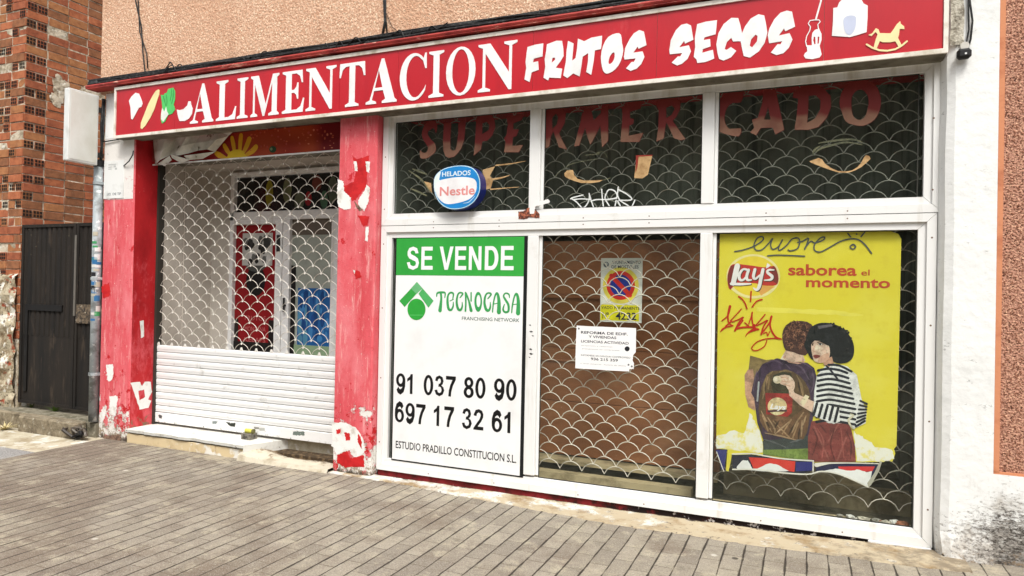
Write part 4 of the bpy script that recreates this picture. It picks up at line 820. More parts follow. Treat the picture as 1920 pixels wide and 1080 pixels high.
LT = {'E': ([(0, 0), (1, 0), (1, .165), (.28, .165), (.28, .43), (.92, .43), (.92, .59), (.28, .59), (.28, .835), (.97, .835), (.97, 1), (0, 1)], []),
      'V': ([(.38, 0), (.62, 0), (1, 1), (.76, 1), (.5, .27), (.24, 1), (0, 1)], []),
      'N': ([(0, 0), (.24, 0), (.24, .66), (.75, 0), (1, 0), (1, 1), (.76, 1), (.76, .35), (.26, 1), (0, 1)], []),
      'D': ([(0, 0), (.5, 0)]+ell0(.5, .5, .5, .5, -80, 80)+[(.5, 1), (0, 1)], [[(.26, .165), (.26, .835), (.48, .835)]+ell0(.48, .5, .25, .33, 75, -75)+[(.48, .165)]]),
      'S': ([(0, .31), (.24, .335), (.31, .20), (.52, .145), (.70, .18), (.76, .28), (.70, .36), (.5, .41), (.18, .5), (.05, .64), (.05, .80), (.18, .95), (.5, 1.01), (.82, .94), (.94, .72), (.69, .71), (.63, .81), (.49, .85), (.34, .82), (.29, .745), (.36, .67), (.64, .60), (.90, .49), (1, .29), (.90, .09), (.52, -.015), (.15, .06)], [])}
for ch_, a_, c_ in zip('SEVENDE', (138, 300, 505, 680, 835, 1015, 1195), (275, 430, 660, 806, 976, 1167, 1340)):
    X0, X1 = at(740+a_/6, 484, y)[0], at(740+c_/6, 484, y)[0]; Z0, Z1 = at(763, 505.4, y)[2], at(763, 463, y)[2]
    o_, h_ = LT[ch_]; b.poly([(X0+p[0]*(X1-X0), y, Z0+p[1]*(Z1-Z0)) for p in o_], wht, [[(X0+p[0]*(X1-X0), y, Z0+p[1]*(Z1-Z0)) for p in hq] for hq in h_])
q = [at(px, 720, y)[0] for px in (742.5, 969)]
def ell_(cx, cy, rx, ry, a0=0, a1=345, n=22): return [(cx+rx*math.cos(math.radians(a0+(a1-a0)*i/n)), cy+ry*math.sin(math.radians(a0+(a1-a0)*i/n))) for i in range(n+1)]
def band(pts, w):      # outline of a stroke with square ends
    L_, R_ = [], []
    for i, p in enumerate(pts):
        a, c_ = pts[max(i-1, 0)], pts[min(i+1, len(pts)-1)]; dx, dy = c_[0]-a[0], c_[1]-a[1]; l = math.hypot(dx, dy) or 1
        L_.append((p[0]-dy/l*w/2, p[1]+dx/l*w/2)); R_.append((p[0]+dy/l*w/2, p[1]-dx/l*w/2))
    return L_+R_[::-1]
DG = {'0': [(ell_(.5, .5, .5, .51), [ell_(.5, .5, .235, .36)])],
      '1': [([(.36, 0), (.64, 0), (.64, 1), (.42, 1), (.32, .87), (.06, .76), (.06, .60), (.36, .71)], [])],
      '2': [([(0, 0), (1, 0), (1, .17), (.44, .17), (.78, .42), (.96, .62), (.97, .78), (.84, .94), (.52, 1.01), (.2, .95), (.03, .74), (.04, .68), (.30, .66), (.35, .79), (.52, .85), (.68, .80), (.71, .70), (.62, .54), (.3, .3), (.05, .1)], [])],
      '3': [([(0, .27), (.27, .30), (.34, .18), (.5, .14), (.67, .19), (.72, .30), (.65, .42), (.5, .455), (.38, .44), (.41, .59), (.55, .61), (.64, .71), (.6, .82), (.48, .86), (.35, .81), (.29, .71), (.04, .74), (.15, .93), (.48, 1.01), (.8, .93), (.91, .74), (.82, .58), (.68, .53), (.9, .44), (1, .28), (.85, .08), (.5, -.02), (.15, .06)], [])],
      '6': [(ell_(.5, .33, .5, .345), [ell_(.51, .32, .235, .195)]), (band([(.13, .36), (.14, .6), (.25, .82), (.5, .93), (.72, .87), (.82, .74)], .27), [])],
      '7': [([(0, 1), (1, 1), (1, .84), (.72, .53), (.57, .22), (.54, 0), (.27, 0), (.32, .3), (.45, .56), (.66, .82), (0, .82)], [])],
      '8': [(ell_(.5, .27, .5, .285), [ell_(.5, .275, .225, .145)]), (ell_(.5, .74, .45, .265), [ell_(.5, .735, .19, .125)])],
      '9': [(ell_(.5, .67, .5, .345), [ell_(.49, .68, .235, .195)]), (band([(.87, .64), (.86, .4), (.75, .18), (.5, .07), (.28, .13), (.18, .26)], .27), [])]}
for k_ in DG: DG[k_] = [(o_, [[((p[0]-.5)*.9+.5, p[1]) for p in hq] for hq in h_]) for o_, h_ in DG[k_]]
def number(st, x0, x1, zc0, zc1, hh):     # Arial-like bold figures between x0 and x1
    adv = sum(.66 if c_ == ' ' else 1.14 for c_ in st)-.14; u = (x1-x0)/adv; x = x0
    for c_ in st:
        if c_ != ' ':
            t = (x-x0)/(x1-x0); zb = zc0+(zc1-zc0)*t
            for k_, (o_, h_) in enumerate(DG[c_]): b.poly([(x+p[0]*u, y-.0003*k_, zb+p[1]*hh) for p in o_], blk, [[(x+p[0]*u, y, zb+p[1]*hh) for p in hq] for hq in h_])
            x += 1.14*u
        else: x += .66*u
zt = lambda py: at(745, py, y)[2]
za, zb_ = at(968, 751.5, y)[2], at(963, 813, y)[2]
number('91 037 80 90', q[0], q[1], zt(737), za, zt(700)-zt(737)); number('697 17 32 61', q[0]-.005, q[1]-.015, zt(791), zb_, zt(754)-zt(791))
text(b, 'ESTUDIO PRADILLO CONSTITUCION S.L.', at(742, 835, y)[0], at(968, 860, y)[0], at(742, 840, y)[2], at(742, 826, y)[2], y, blk, bold=.012)
text(b, 'FRANCHISING NETWORK', at(866, 597, y)[0], at(974, 602, y)[0], at(866, 600, y)[2], at(866, 593.5, y)[2], y, mat('dark_green_print', (50, 96, 76), .5), bold=.005)
b.build('board_lettering', None, FS, split=.02)
f = Flat(-0.0112, 0.0003); f.crop(740, 440, 6)
f.poly([(185, 605), (245, 665), (112, 815), (52, 745)], (58, 172, 72), 1); f.poly([(250, 530), (315, 605), (245, 668), (182, 605)], (112, 192, 128), 2); f.poly([(315, 605), (438, 745), (380, 822), (268, 665)], (84, 184, 104), 1)
f.ell(245, 840, 102, 120, (52, 172, 64), 3, 32); f.stroke([(170, 905), (320, 905)], 8, (96, 200, 108), 4, 0)
f.crop(800, 530, 9.6); gr_ = (64, 168, 92); gd = (60, 150, 90)
def S(pts, w, L=1): f.stroke(pts, w, gr_ if L % 2 else gd, L)
S([(180, 250), (190, 190), (250, 175), (330, 185), (325, 270)], [18, 34, 40, 34, 18]); S([(255, 190), (262, 300), (240, 500)], [40, 44, 74])
S([(470, 290), (480, 200), (430, 180), (385, 230), (375, 350), (395, 470), (440, 490), (475, 430), (480, 350)], [20, 34, 34, 34, 50, 50, 40, 34, 16]); S([(420, 330), (480, 300)], 18)
S([(600, 270), (650, 200), (600, 180), (560, 220), (540, 350), (565, 470), (610, 490), (640, 430), (638, 350)], [20, 34, 30, 34, 44, 50, 44, 34, 14])
S([(700, 180), (705, 350), (698, 510)], [34, 34, 34]); S([(710, 190), (760, 330), (800, 500)], [30, 36, 60]); S([(800, 180), (800, 330)], 28)
f.poly(arc(928, 345, 70, 180, 0, 345, 23), gr_, 1, [arc(932, 330, 36, 110, 0, 345, 23)])
S([(1100, 290), (1160, 210), (1110, 185), (1060, 230), (1040, 360), (1070, 480), (1115, 500), (1145, 440), (1145, 350)], [20, 34, 30, 34, 44, 54, 44, 34, 14])
S([(1185, 530), (1200, 380), (1230, 240), (1270, 190), (1300, 320), (1300, 530)], [22, 28, 30, 40, 60, 80]); S([(1210, 385), (1270, 370)], 16)
S([(1490, 270), (1480, 210), (1420, 190), (1385, 240), (1420, 310), (1470, 400), (1470, 510), (1410, 530), (1375, 480), (1400, 390)], [16, 28, 26, 32, 40, 44, 40, 36, 36, 16])
S([(1530, 540), (1545, 400), (1580, 250), (1620, 200), (1650, 330), (1645, 550)], [22, 28, 30, 40, 60, 80]); S([(1560, 395), (1620, 385)], 16)
f.build('agency_logo', FS)
# round-cornered ice cream sign
IC = thing('ice_cream_sign', 'small oval blue and white light-up ice cream sign reading HELADOS on the upper left window', 'sign', (-3.38, -0.04, 2.41))
b = MB(); ox, oy, k = 790, 290, 9
sq = cat_smooth([(205, 480), (240, 340), (370, 235), (560, 185), (740, 180), (880, 225), (970, 340), (1000, 480), (985, 640), (900, 790), (760, 890), (590, 925), (430, 905), (300, 810), (225, 660)], 3)
px_prism(b, ox, oy, k, sq, y0=-0.085, y1=0.02, m=mat('navy_sign_side', (28, 42, 120), .3, spec=.5)); b.build('sign_case', None, IC)
cx_, cz_ = 600, 550
def shr(pts, s): return [(cx_+(p[0]-cx_)*s, cz_+(p[1]-cz_)*s) for p in pts]
f = Flat(-0.0855, 0.0005); f.crop(ox, oy, k)
f.poly(shr(sq, .985), (206, 240, 246), 1); f.poly(shr(sq, .95), (34, 140, 214), 2)
f.poly([(235, 470), (320, 430), (480, 395), (640, 378), (800, 385), (900, 420), (935, 500), (920, 620), (850, 720), (740, 780), (560, 825), (420, 830), (320, 770), (250, 660)], (250, 248, 248), 3, sm=3)
f.poly([(215, 420), (290, 300), (330, 290), (300, 420), (330, 440), (250, 480), (240, 640), (215, 560)], (238, 250, 246), 4)
y = -0.0855-0.0025
textpx(f.mb, 'HELADOS', ox+350/k, ox+830/k, oy+372/k, oy+290/k, y, ink((236, 250, 252)), bold=.02)
textpx(f.mb, 'Nestle', ox+310/k, ox+900/k, oy+700/k, oy+545/k, y, ink((234, 150, 146)), bold=.02)
f.stroke([(700, 820), (800, 800), (900, 700)], [4, 12, 6], (214, 240, 250), 4)
f.build('sign_face', IC)
# vado sign behind the grille
VD = thing('no_parking_sign', 'municipal no parking sign with red and blue disc hung behind the grille', 'sign', (-2.0, 0.19, 1.35))
b = MB(); yv = 0.195; vx0, vx1 = at(1126, 540, yv)[0], at(1204, 540, yv)[0]; vz0, vz1 = at(1124, 603, yv)[2], at(1127, 484, yv)[2]
b.box(vx0, vx1, yv, yv+0.004, vz0, vz1, ink((236, 238, 228))); b.box(vx0+.003, vx1-.02, yv-0.0004, yv-0.0001, vz0+.012, vz0+.135, ink((244, 236, 40)))
cx_, cz_ = (vx0+vx1)/2-0.004, vz0+0.285
def disc(mb, cx, cz, r, y, m, n=40): mb.poly([(cx+r*math.cos(2*math.pi*i/n), y, cz+r*math.sin(2*math.pi*i/n)) for i in range(n)], m)
disc(b, cx_, cz_, .142, yv-.0005, ink((246, 228, 96))); disc(b, cx_, cz_, .112, yv-.001, ink((226, 52, 42))); disc(b, cx_, cz_, .083, yv-.0015, ink((24, 52, 150)))
b.ribbon([(cx_-.075, yv-.002, cz_+.075), (cx_+.075, yv-.002, cz_-.075)], .034, ink((226, 52, 42)))
nv = ink((30, 34, 70))
text(b, 'AYUNTAMIENTO', vx0+.085, vx1-.015, vz1-.045, vz1-.02, yv-.001, nv, bold=.01); text(b, 'DE MOSTOLES', vx0+.085, vx1-.03, vz1-.08, vz1-.056, yv-.001, nv, bold=.01)
text(b, 'VADO PERMANENTE', vx0+.01, vx1-.015, vz0+.1, vz0+.122, yv-.001, nv, bold=.01); text(b, 'Nº', vx0+.02, vx0+.07, vz0+.025, vz0+.075, yv-.001, nv, bold=.02); text(b, '4232', vx0+.125, vx1-.04, vz0+.02, vz0+.078, yv-.001, nv, bold=.02)
disc(b, vx0+.042, vz1-.05, .022, yv-.001, ink((110, 116, 120))); disc(b, vx0+.042, vz1-.045, .012, yv-.0014, ink((200, 204, 200)))
VDo = b.build('sign_plate', None, VD)
# paper notice on the glass
NT = Flat(0.0235, 0.0003); NT.crop(1070, 600, 9.82)
NT.poly(rag([(110, 105), (1205, 150), (1200, 590), (1150, 650), (1140, 740), (1165, 800), (1160, 905), (1085, 900), (1070, 950), (85, 890), (95, 500)], 4, 5), mat('white_paper', (252, 252, 250), .7), 1)
yt = 0.0235-0.0008; nb = ink((52, 54, 62)); ng = ink((140, 142, 148))
def nt(st, u0, u1, vb, vt, m, **kk): textpx(NT.mb, st, 1070+u0/9.82, 1070+u1/9.82, 600+vb/9.82, 600+vt/9.82, yt, m, **kk)
nt('REFORMA DE EDIF.', 190, 1050, 250, 200, nb, bold=.02); nt('Y VIVIENDAS', 330, 840, 330, 282, nb, bold=.02); nt('LICENCIAS ACTIVIDAD', 190, 1070, 412, 365, nb, bold=.02)
nt('proyectos y reformas', 200, 770, 480, 458, ng); nt('presupuestos sin compromiso', 210, 900, 540, 518, ng); nt('INFORMESE SIN NINGUN COMPROMISO', 190, 1100, 660, 630, nb); nt('936 215 359', 370, 870, 740, 690, nb, bold=.02); nt('c/ local comercial · horario de oficina', 180, 1015, 805, 785, ng)
NT.crop(1070, 600, 9.82); NT.ell(1040, 530, 46, 46, (40, 42, 46), 3)
for u, v in ((150, 158), (1125, 855), (1065, 825)): NT.ell(u, v, 18, 18, (120, 120, 124), 3)
o = NT.build('paper_notice', None); tag(o, 'small white paper notice in the middle window just below the round no parking sign', 'notice')
# ---- yellow snack poster behind the right pane
PO = thing('advert_poster', 'yellow crisps advert poster with two people, torn at the bottom, in the right window', 'poster', (-0.75, 0.04, 0.5))
ym = bpy.data.materials.new('yellow_poster'); ym = mat('yellow_poster_paper', (246, 230, 66), .6, alpha=.91, layers=[dict(c=(252, 240, 96), s=1.6, d=5, lo=.45, hi=.7), dict(c=(232, 210, 60), s=14, d=5, lo=.55, hi=.75, a=.5)])
f = Flat(0.036, 0.0004); f.crop(0, 0, 1)
f.poly([(1350, 437), (1668, 433), (1684, 438), (1690, 448), (1686, 640), (1681, 836), (1676, 842), (1679, 850), (1673, 866), (1662, 862), (1652, 866), (1560, 868), (1480, 868), (1424, 857), (1372, 856), (1366, 884), (1361, 882), (1364, 843), (1343, 841), (1345, 640)], ym, 0)
f.build('poster_sheet', PO)
wp = mat('faded_white_print', (248, 246, 232), .6, [dict(c=(246, 234, 140), s=14, d=8, r=.75, lo=.5, hi=.6)])
f.crop(1340, 560, 3)
f.poly(rag([(10, 770), (60, 760), (110, 740), (170, 760), (200, 640), (230, 700), (260, 760), (275, 870), (110, 850), (8, 840)], 6, 5), wp, 1)
f.poly(rag([(780, 740), (800, 760), (850, 790), (900, 830), (1000, 850), (1010, 900), (950, 915), (800, 915), (790, 820)], 6, 5), wp, 1)
f.poly(rag([(235, 48), (500, 58), (680, 64), (840, 90), (800, 100), (560, 86), (240, 74)], 5, 6), (248, 236, 100), 1)
f.build('faded_print', PO, .01)
# lettering
yt = 0.036-0.0012; rr = (206, 82, 52)
f.crop(1340, 430, 5.333)
def pt(st, u0, u1, vb, vt, m, **kk): textpx(f.mb, st, 1340+u0/5.333, 1340+u1/5.333, 430+vb/5.333, 430+vt/5.333, yt, m, **kk)
pt('saborea', 735, 1420, 462, 348, ink(rr), bold=.025); pt('el', 1465, 1550, 462, 402, ink(rr), bold=.01); pt('momento', 912, 1755, 580, 490, ink(rr), bold=.025)
f.build('slogan', PO)
# round logo
f.crop(1350, 470, 8.307)
f.ell(518, 400, 418, 345, (252, 240, 170), 2, 36); f.ell(520, 395, 370, 310, (248, 222, 70), 3, 36); f.poly([(640, 700), (760, 620), (860, 560), (650, 545), (600, 640)], (240, 180, 96), 4)
f.poly([(165, 235), (240, 208), (330, 212), (520, 235), (700, 260), (840, 235), (890, 320), (912, 430), (895, 520), (820, 548), (650, 540), (560, 510), (330, 500), (240, 520), (160, 610), (120, 520), (118, 380)], (206, 62, 56), 4, sm=2)
f.poly([(170, 240), (260, 215), (200, 520), (160, 605), (122, 500), (120, 380)], (138, 60, 56), 5); f.poly([(790, 280), (850, 245), (892, 330), (912, 450), (890, 520), (830, 480)], (138, 60, 56), 5)
dk = (86, 72, 62); wt = (252, 248, 244)
def LG(pts, w): f.stroke([(p[0]+12, p[1]+12) for p in pts], w, dk, 6); f.stroke(pts, w, wt, 7)
LG([(270, 235), (240, 360), (205, 510)], [80, 78, 70]); LG([(175, 515), (320, 522), (475, 515)], [44, 40, 22])
LG([(430, 300), (360, 290), (300, 370), (310, 450), (370, 450), (430, 370)], [34, 30, 44, 44, 30, 30]); LG([(445, 300), (415, 400), (430, 455), (490, 455)], [42, 42, 40, 20])
LG([(545, 290), (520, 400), (550, 440), (620, 380)], [42, 44, 34, 24]); LG([(670, 290), (640, 420), (610, 560), (570, 610), (520, 580)], [44, 50, 48, 40, 16])
LG([(840, 300), (760, 300), (740, 340), (810, 400), (790, 450), (690, 460)], [18, 32, 40, 44, 34, 16])
f.poly([(735, 190), (790, 230), (750, 262), (715, 280)], wt, 7)
f.build('round_logo', PO)
# handwriting
hw = (92, 98, 96)
f.crop(1340, 430, 5.333)
for a in ([(200, 222), (290, 205), (400, 165), (480, 110), (480, 75), (430, 85), (395, 150), (410, 205), (470, 205), (540, 140), (580, 90), (560, 150), (580, 200), (640, 170), (680, 100), (640, 180), (650, 210), (720, 160), (770, 100), (830, 85), (850, 120), (830, 190), (760, 215), (735, 205)], [(830, 130), (880, 120), (940, 90), (900, 200)], [(900, 190), (960, 120), (1000, 135), (1080, 110), (1100, 80), (1060, 85), (1000, 150), (1000, 210), (1060, 225), (1150, 180), (1260, 120), (1360, 95), (1440, 105), (1500, 150), (1540, 200), (1570, 240)], [(530, 265), (620, 258), (720, 260), (900, 268)], [(1330, 40), (1360, 75)], [(1500, 30), (1465, 72)], [(1355, 170), (1385, 150), (1410, 175), (1385, 198), (1355, 185)]): f.stroke(a, 13, hw, 9)
f.ell(1420, 48, 9, 9, hw, 9)
f.build('pen_scribble', PO, .006)
rd = (206, 48, 30)
f.crop(1330, 570, 10.8)
for a, w in (([(420, 45), (400, 130), (375, 260), (400, 390), (480, 440)], [50, 46, 34, 30, 26]), ([(255, 340), (320, 290), (370, 240)], 24), ([(650, 100), (540, 220), (430, 340)], 22), ([(220, 570), (270, 510), (340, 470), (480, 440)], [10, 36, 26, 26]), ([(330, 450), (450, 350)], 30), ([(470, 360), (600, 310), (690, 265), (600, 380), (520, 540)], [20, 26, 26, 36, 40]), ([(680, 330), (600, 440)], 26), ([(540, 500), (700, 470), (900, 470)], 36), ([(870, 165), (860, 260), (880, 410)], [26, 34, 22]), ([(860, 220), (800, 400)], 22), ([(720, 380), (800, 450)], 26), ([(1130, 210), (1030, 330), (930, 440)], 24), ([(730, 660), (780, 590), (900, 520), (1000, 510)], [10, 26, 60, 30]), ([(900, 430), (920, 520)], 60), ([(960, 440), (1080, 380), (1180, 330), (1100, 450), (1050, 620)], [20, 26, 26, 30, 34]), ([(1260, 250), (1240, 330), (1230, 430), (1270, 560), (1350, 670), (1460, 710)], [40, 38, 30, 34, 36, 24]), ([(1230, 360), (1150, 480), (1060, 600)], 28), ([(1100, 600), (1160, 570), (1180, 650), (1220, 560)], 20), ([(1460, 710), (1300, 695), (1130, 710), (980, 760), (880, 850), (860, 910), (920, 945), (1020, 920), (1120, 850), (1165, 740)], [24, 24, 22, 22, 22, 22, 22, 22, 22, 22])): f.stroke(a, w, rd, 9)
f.crop(1350, 470, 8.307)
for a in ([(290, 715), (340, 750), (390, 820), (420, 905)], [(485, 635), (475, 790)], [(655, 760), (570, 790), (500, 880)]): f.stroke(a, 22, rd, 9)
f.build('red_graffiti', PO, .003)
# two printed people
skin, skin2 = (238, 204, 180), (206, 160, 132)
INK[0] = pink
f.crop(1340, 560, 3)
f.poly([(200, 320), (290, 345), (330, 340), (250, 400), (215, 470), (190, 400)], (150, 128, 84), 2)
f.poly([(168, 430), (185, 400), (215, 395), (225, 470), (205, 530), (245, 600), (225, 630), (190, 610), (172, 540)], skin2, 3)
f.poly([(268, 368), (350, 335), (420, 350), (520, 360), (560, 390), (585, 480), (570, 580), (550, 690), (530, 900), (272, 880), (275, 800), (240, 700), (222, 560), (205, 530), (225, 440)], (70, 52, 74), 4)
f.poly([(270, 800), (530, 770), (530, 850), (275, 850)], (66, 74, 74), 5)
f.poly([(272, 850), (400, 848), (530, 842), (530, 912), (400, 895), (272, 875)], (124, 148, 70), 6)
f.poly([(400, 290), (490, 300), (510, 350), (440, 358), (370, 340)], skin, 5)
f.poly([(380, 200), (400, 150), (450, 127), (520, 130), (560, 170), (550, 260), (510, 320), (440, 300), (400, 290), (385, 250)], (84, 56, 50), 6, sm=2)
for i in range(240):
    a = random.uniform(0, 6.28); r_ = random.uniform(0, 1)**.5; x = 466+78*r_*math.cos(a); yv_ = 210+82*r_*math.sin(a); w_h = random.uniform(5, 9); q_ = random.choice((-1, 1))
    f.stroke([(x-w_h*q_, yv_-w_h*.6), (x, yv_-w_h), (x+w_h*q_, yv_), (x+w_h*.5*q_, yv_+w_h)], [2, random.uniform(2.5, 4.5), 2], random.choice([(146, 98, 76), (66, 44, 42), (168, 120, 94), (50, 36, 36), (92, 60, 52), (70, 46, 42)]), 7, 3)
# backpack
f.poly([(290, 430), (350, 405), (440, 410), (510, 470), (540, 560), (530, 700), (500, 790), (420, 790), (300, 750), (255, 680), (250, 560)], (100, 78, 52), 7, sm=2)
f.poly([(255, 650), (310, 640), (430, 670), (530, 600), (525, 720), (495, 792), (420, 792), (300, 752), (255, 690)], (118, 86, 60), 8)
for a in ([(270, 660), (300, 740)], [(430, 680), (380, 760)], [(470, 700), (440, 780)], [(300, 440), (270, 560)], [(480, 470), (500, 560)], [(500, 640), (430, 740)], [(330, 690), (420, 780)]): f.stroke(a, 7, (168, 136, 100), 9, 0)
f.poly([(330, 430), (430, 420), (430, 540), (330, 530)], (62, 60, 40), 9, sm=2)
f.poly([(285, 530), (440, 535), (435, 640), (410, 665), (290, 650)], (168, 52, 48), 10)
f.ell(352, 606, 54, 50, (240, 214, 160), 11); textpx(f.mb, 'Lays', 1340+310/3, 1340+402/3, 560+628/3, 560+590/3, 0.036-0.0052, ink((250, 250, 250)), bold=.03, shear=.3)
f.stroke([(302, 634), (352, 630), (402, 630)], 12, (86, 60, 60), 12, 0)
f.stroke([(248, 470), (240, 575)], 9, (176, 180, 180), 10, 0)
f.crop(1390, 600, 6.753)
for a in ([(300, 560), (420, 510), (520, 560)], [(200, 640), (170, 760), (150, 900)], [(640, 560), (760, 600), (860, 760)], [(900, 640), (920, 800), (880, 920)], [(560, 560), (620, 620)], [(740, 540), (820, 560), (900, 620)]): f.stroke(a, [6, 22, 8], (98, 80, 100), 8)
for a in ([(240, 620), (230, 760)], [(840, 640), (860, 800)], [(480, 500), (560, 540), (700, 560)]): f.stroke(a, [6, 22, 8], (44, 34, 50), 8)
for a in ([(330, 690), (290, 820), (270, 1000)], [(360, 700), (340, 880)], [(700, 700), (760, 820), (790, 960)], [(640, 660), (560, 640), (480, 660)], [(400, 650), (340, 700)]): f.stroke(a, [8, 26, 10], (140, 116, 80), 10)
for a in ([(310, 760), (300, 900)], [(720, 780), (740, 900)], [(380, 820), (480, 900), (600, 860)]): f.stroke(a, [6, 22, 8], (60, 48, 34), 10)
f.poly([(520, 470), (570, 440), (560, 500), (640, 530), (760, 540), (780, 480), (800, 545), (700, 560), (600, 540)], (214, 168, 146), 7)
f.crop(1390, 720, 6.752)
for a in ([(250, 340), (320, 480), (380, 600)], [(330, 420), (420, 560), (420, 620)], [(600, 480), (500, 570), (430, 630)], [(720, 440), (640, 620)], [(770, 460), (760, 660)], [(300, 620), (500, 660), (700, 710)], [(820, 400), (780, 520)]): f.stroke(a, [8, 22, 10], (176, 146, 112), 11)
for a in ([(290, 420), (360, 560)], [(480, 460), (420, 560)], [(680, 500), (600, 640)], [(740, 560), (720, 700)], [(230, 480), (260, 600)]): f.stroke(a, [8, 26, 10], (72, 52, 36), 11)
for a in ([(280, 700), (420, 740), (560, 800)], [(620, 740), (760, 700)]): f.stroke(a, [8, 24, 10], (98, 104, 104), 11)
f.build('printed_man', PO)
f.crop(1340, 560, 3)
f.poly([(545, 690), (600, 680), (745, 680), (770, 740), (790, 830), (795, 918), (560, 918), (525, 905), (525, 780)], (136, 66, 62), 9)
for a in ([(560, 720), (640, 900)], [(700, 700), (640, 800)], [(740, 780), (690, 910)]): f.stroke(a, 8, (160, 92, 84), 10, 0)
f.crop(1480, 600, 5.4); hc = (36, 38, 40)
f.poly([(165, 200), (205, 90), (290, 35), (400, 30), (500, 60), (580, 120), (640, 210), (657, 300), (640, 385), (585, 430), (500, 440), (440, 420), (330, 400), (230, 400), (185, 330), (150, 260)], hc, 10, sm=3)
for i in range(200):
    a = random.uniform(0, 6.28); r_ = random.uniform(.8, .97); f.ell(408+235*r_*math.cos(a), 225+200*r_*math.sin(a), random.uniform(7, 15), random.uniform(7, 15), random.choice([hc, hc, (44, 44, 44), (56, 54, 54)]), 10, 7)
f.poly([(285, 60), (430, 42), (440, 62), (300, 92)], (112, 106, 112), 11)
f.poly([(355, 400), (430, 370), (450, 440), (400, 480), (345, 450)], skin2, 11)
f.poly([(222, 235), (240, 205), (330, 210), (395, 250), (412, 330), (395, 395), (345, 432), (290, 432), (252, 412), (236, 370), (224, 310)], skin, 12, sm=2)
f.poly([(300, 380), (395, 330), (400, 390), (345, 430), (292, 430)], (220, 176, 150), 13, sm=2)
f.poly([(215, 250), (225, 180), (300, 165), (380, 200), (420, 270), (370, 250), (310, 212), (255, 208)], hc, 14)
f.stroke([(285, 228), (315, 220), (350, 236)], 8, (54, 38, 34), 13); f.ell(315, 246, 20, 10, (250, 246, 240), 13, 12); f.ell(312, 246, 10, 10, (34, 26, 24), 14, 10); f.stroke([(290, 242), (318, 234), (342, 248)], 5, (40, 28, 26), 14)
f.stroke([(224, 240), (244, 236)], 7, (54, 38, 34), 13, 0); f.ell(236, 252, 10, 8, (34, 26, 24), 14, 8)
f.stroke([(256, 262), (240, 312), (262, 322)], 6, (212, 166, 140), 13)
f.poly([(240, 362), (262, 350), (285, 352), (318, 362), (290, 385), (262, 390)], (158, 78, 72), 13, sm=2); f.stroke([(245, 366), (312, 366)], 3, (96, 44, 44), 14, 0)
f.crop(1340, 560, 3)
# striped top
f.poly([(625, 375), (665, 362), (745, 380), (800, 430), (825, 560), (855, 640), (850, 700), (775, 735), (760, 705), (690, 700), (640, 700), (555, 655), (560, 520), (575, 430)], (246, 246, 242), 11)
dkb = (34, 38, 48)
for i in range(11):
    t = i/10; y0 = 400+i*29
    f.stroke([(582-10*t, y0+4), (640, y0-6), (700, y0+2), (745+45*min(1, t*1.5), y0+18)], 13, dkb, 12)
f.stroke([(628, 378), (650, 400), (690, 450)], 10, dkb, 13); f.stroke([(640, 372), (700, 376), (770, 410)], 12, dkb, 12)
for i in range(7):
    t = i/6; f.stroke([(820+14*t-40*t, 575+24*i), (856-2*i, 592+16*i)], 11, dkb, 13, 0)
f.poly([(560, 590), (620, 590), (700, 620), (705, 690), (670, 705), (550, 655)], (246, 246, 242), 14)
for i in range(5): f.stroke([(575+30*i, 590+6*i), (556+30*i, 655+9*i)], 13, dkb, 15, 0)
f.poly([(412, 470), (430, 490), (450, 530), (560, 580), (548, 640), (480, 600), (420, 545)], skin, 15)
f.poly([(480, 585), (510, 540), (532, 550), (500, 610)], (240, 226, 190), 16)
f.poly([(350, 445), (375, 430), (420, 432), (450, 470), (445, 515), (420, 520), (400, 490), (370, 480)], skin, 16, sm=2)
for a in ([(375, 442), (415, 448)], [(372, 462), (420, 470)], [(385, 480), (425, 492)]): f.stroke(a, 4, skin2, 17, 0)
f.ell(352, 456, 24, 22, (248, 232, 196), 17, 16)
f.crop(1390, 720, 6.752)      # folds and highlights of skirt, top and sleeve
for a in ([(900, 560), (960, 700), (900, 900)], [(1180, 560), (1130, 760), (1180, 960)], [(1330, 600), (1390, 760), (1380, 950)], [(1000, 520), (1080, 620)]): f.stroke(a, [6, 20, 8], (104, 48, 46), 11)
for a in ([(960, 560), (1040, 720), (1020, 940)], [(1260, 560), (1280, 760), (1300, 940)]): f.stroke(a, [6, 18, 8], (168, 92, 84), 11)
for a in ([(1380, 380), (1420, 400), (1360, 450), (1380, 520), (1430, 570)],): f.stroke(a, [14, 26, 14], (226, 218, 190), 16)
f.build('printed_woman', PO); INK[0] = ink
# torn strip showing the poster underneath, curled forward
f = Flat(0.030, 0.0004); f.crop(1340, 820, 5.486)
wl = (250, 250, 248)
f.poly(rag([(178, 180), (380, 178), (500, 190), (700, 225), (1000, 240), (1010, 345), (900, 378), (600, 345), (380, 330), (185, 325)], 4, 5), (34, 36, 56), 1)
f.poly([(350, 205), (600, 218), (830, 248), (820, 355), (700, 340), (620, 330), (400, 320)], (226, 62, 52), 2); f.poly(rag([(230, 300), (290, 235), (340, 240), (390, 320), (420, 328), (560, 265), (650, 280), (760, 350), (560, 352), (230, 328)], 5, 4), wl, 3); f.poly([(835, 255), (1005, 250), (1005, 340), (835, 350)], (44, 48, 128), 2)
f.poly(rag([(1040, 265), (1400, 262), (1700, 270), (1650, 340), (1590, 500), (1560, 500), (1400, 420), (1180, 360), (1040, 345)], 4, 5), (36, 38, 76), 1)
f.poly([(1270, 300), (1650, 300), (1620, 350), (1400, 360), (1280, 330)], (222, 60, 62), 2); f.poly(rag([(1130, 345), (1240, 320), (1400, 345), (1480, 330), (1560, 360), (1620, 350), (1580, 500), (1400, 420), (1200, 365)], 5, 4), wl, 3)
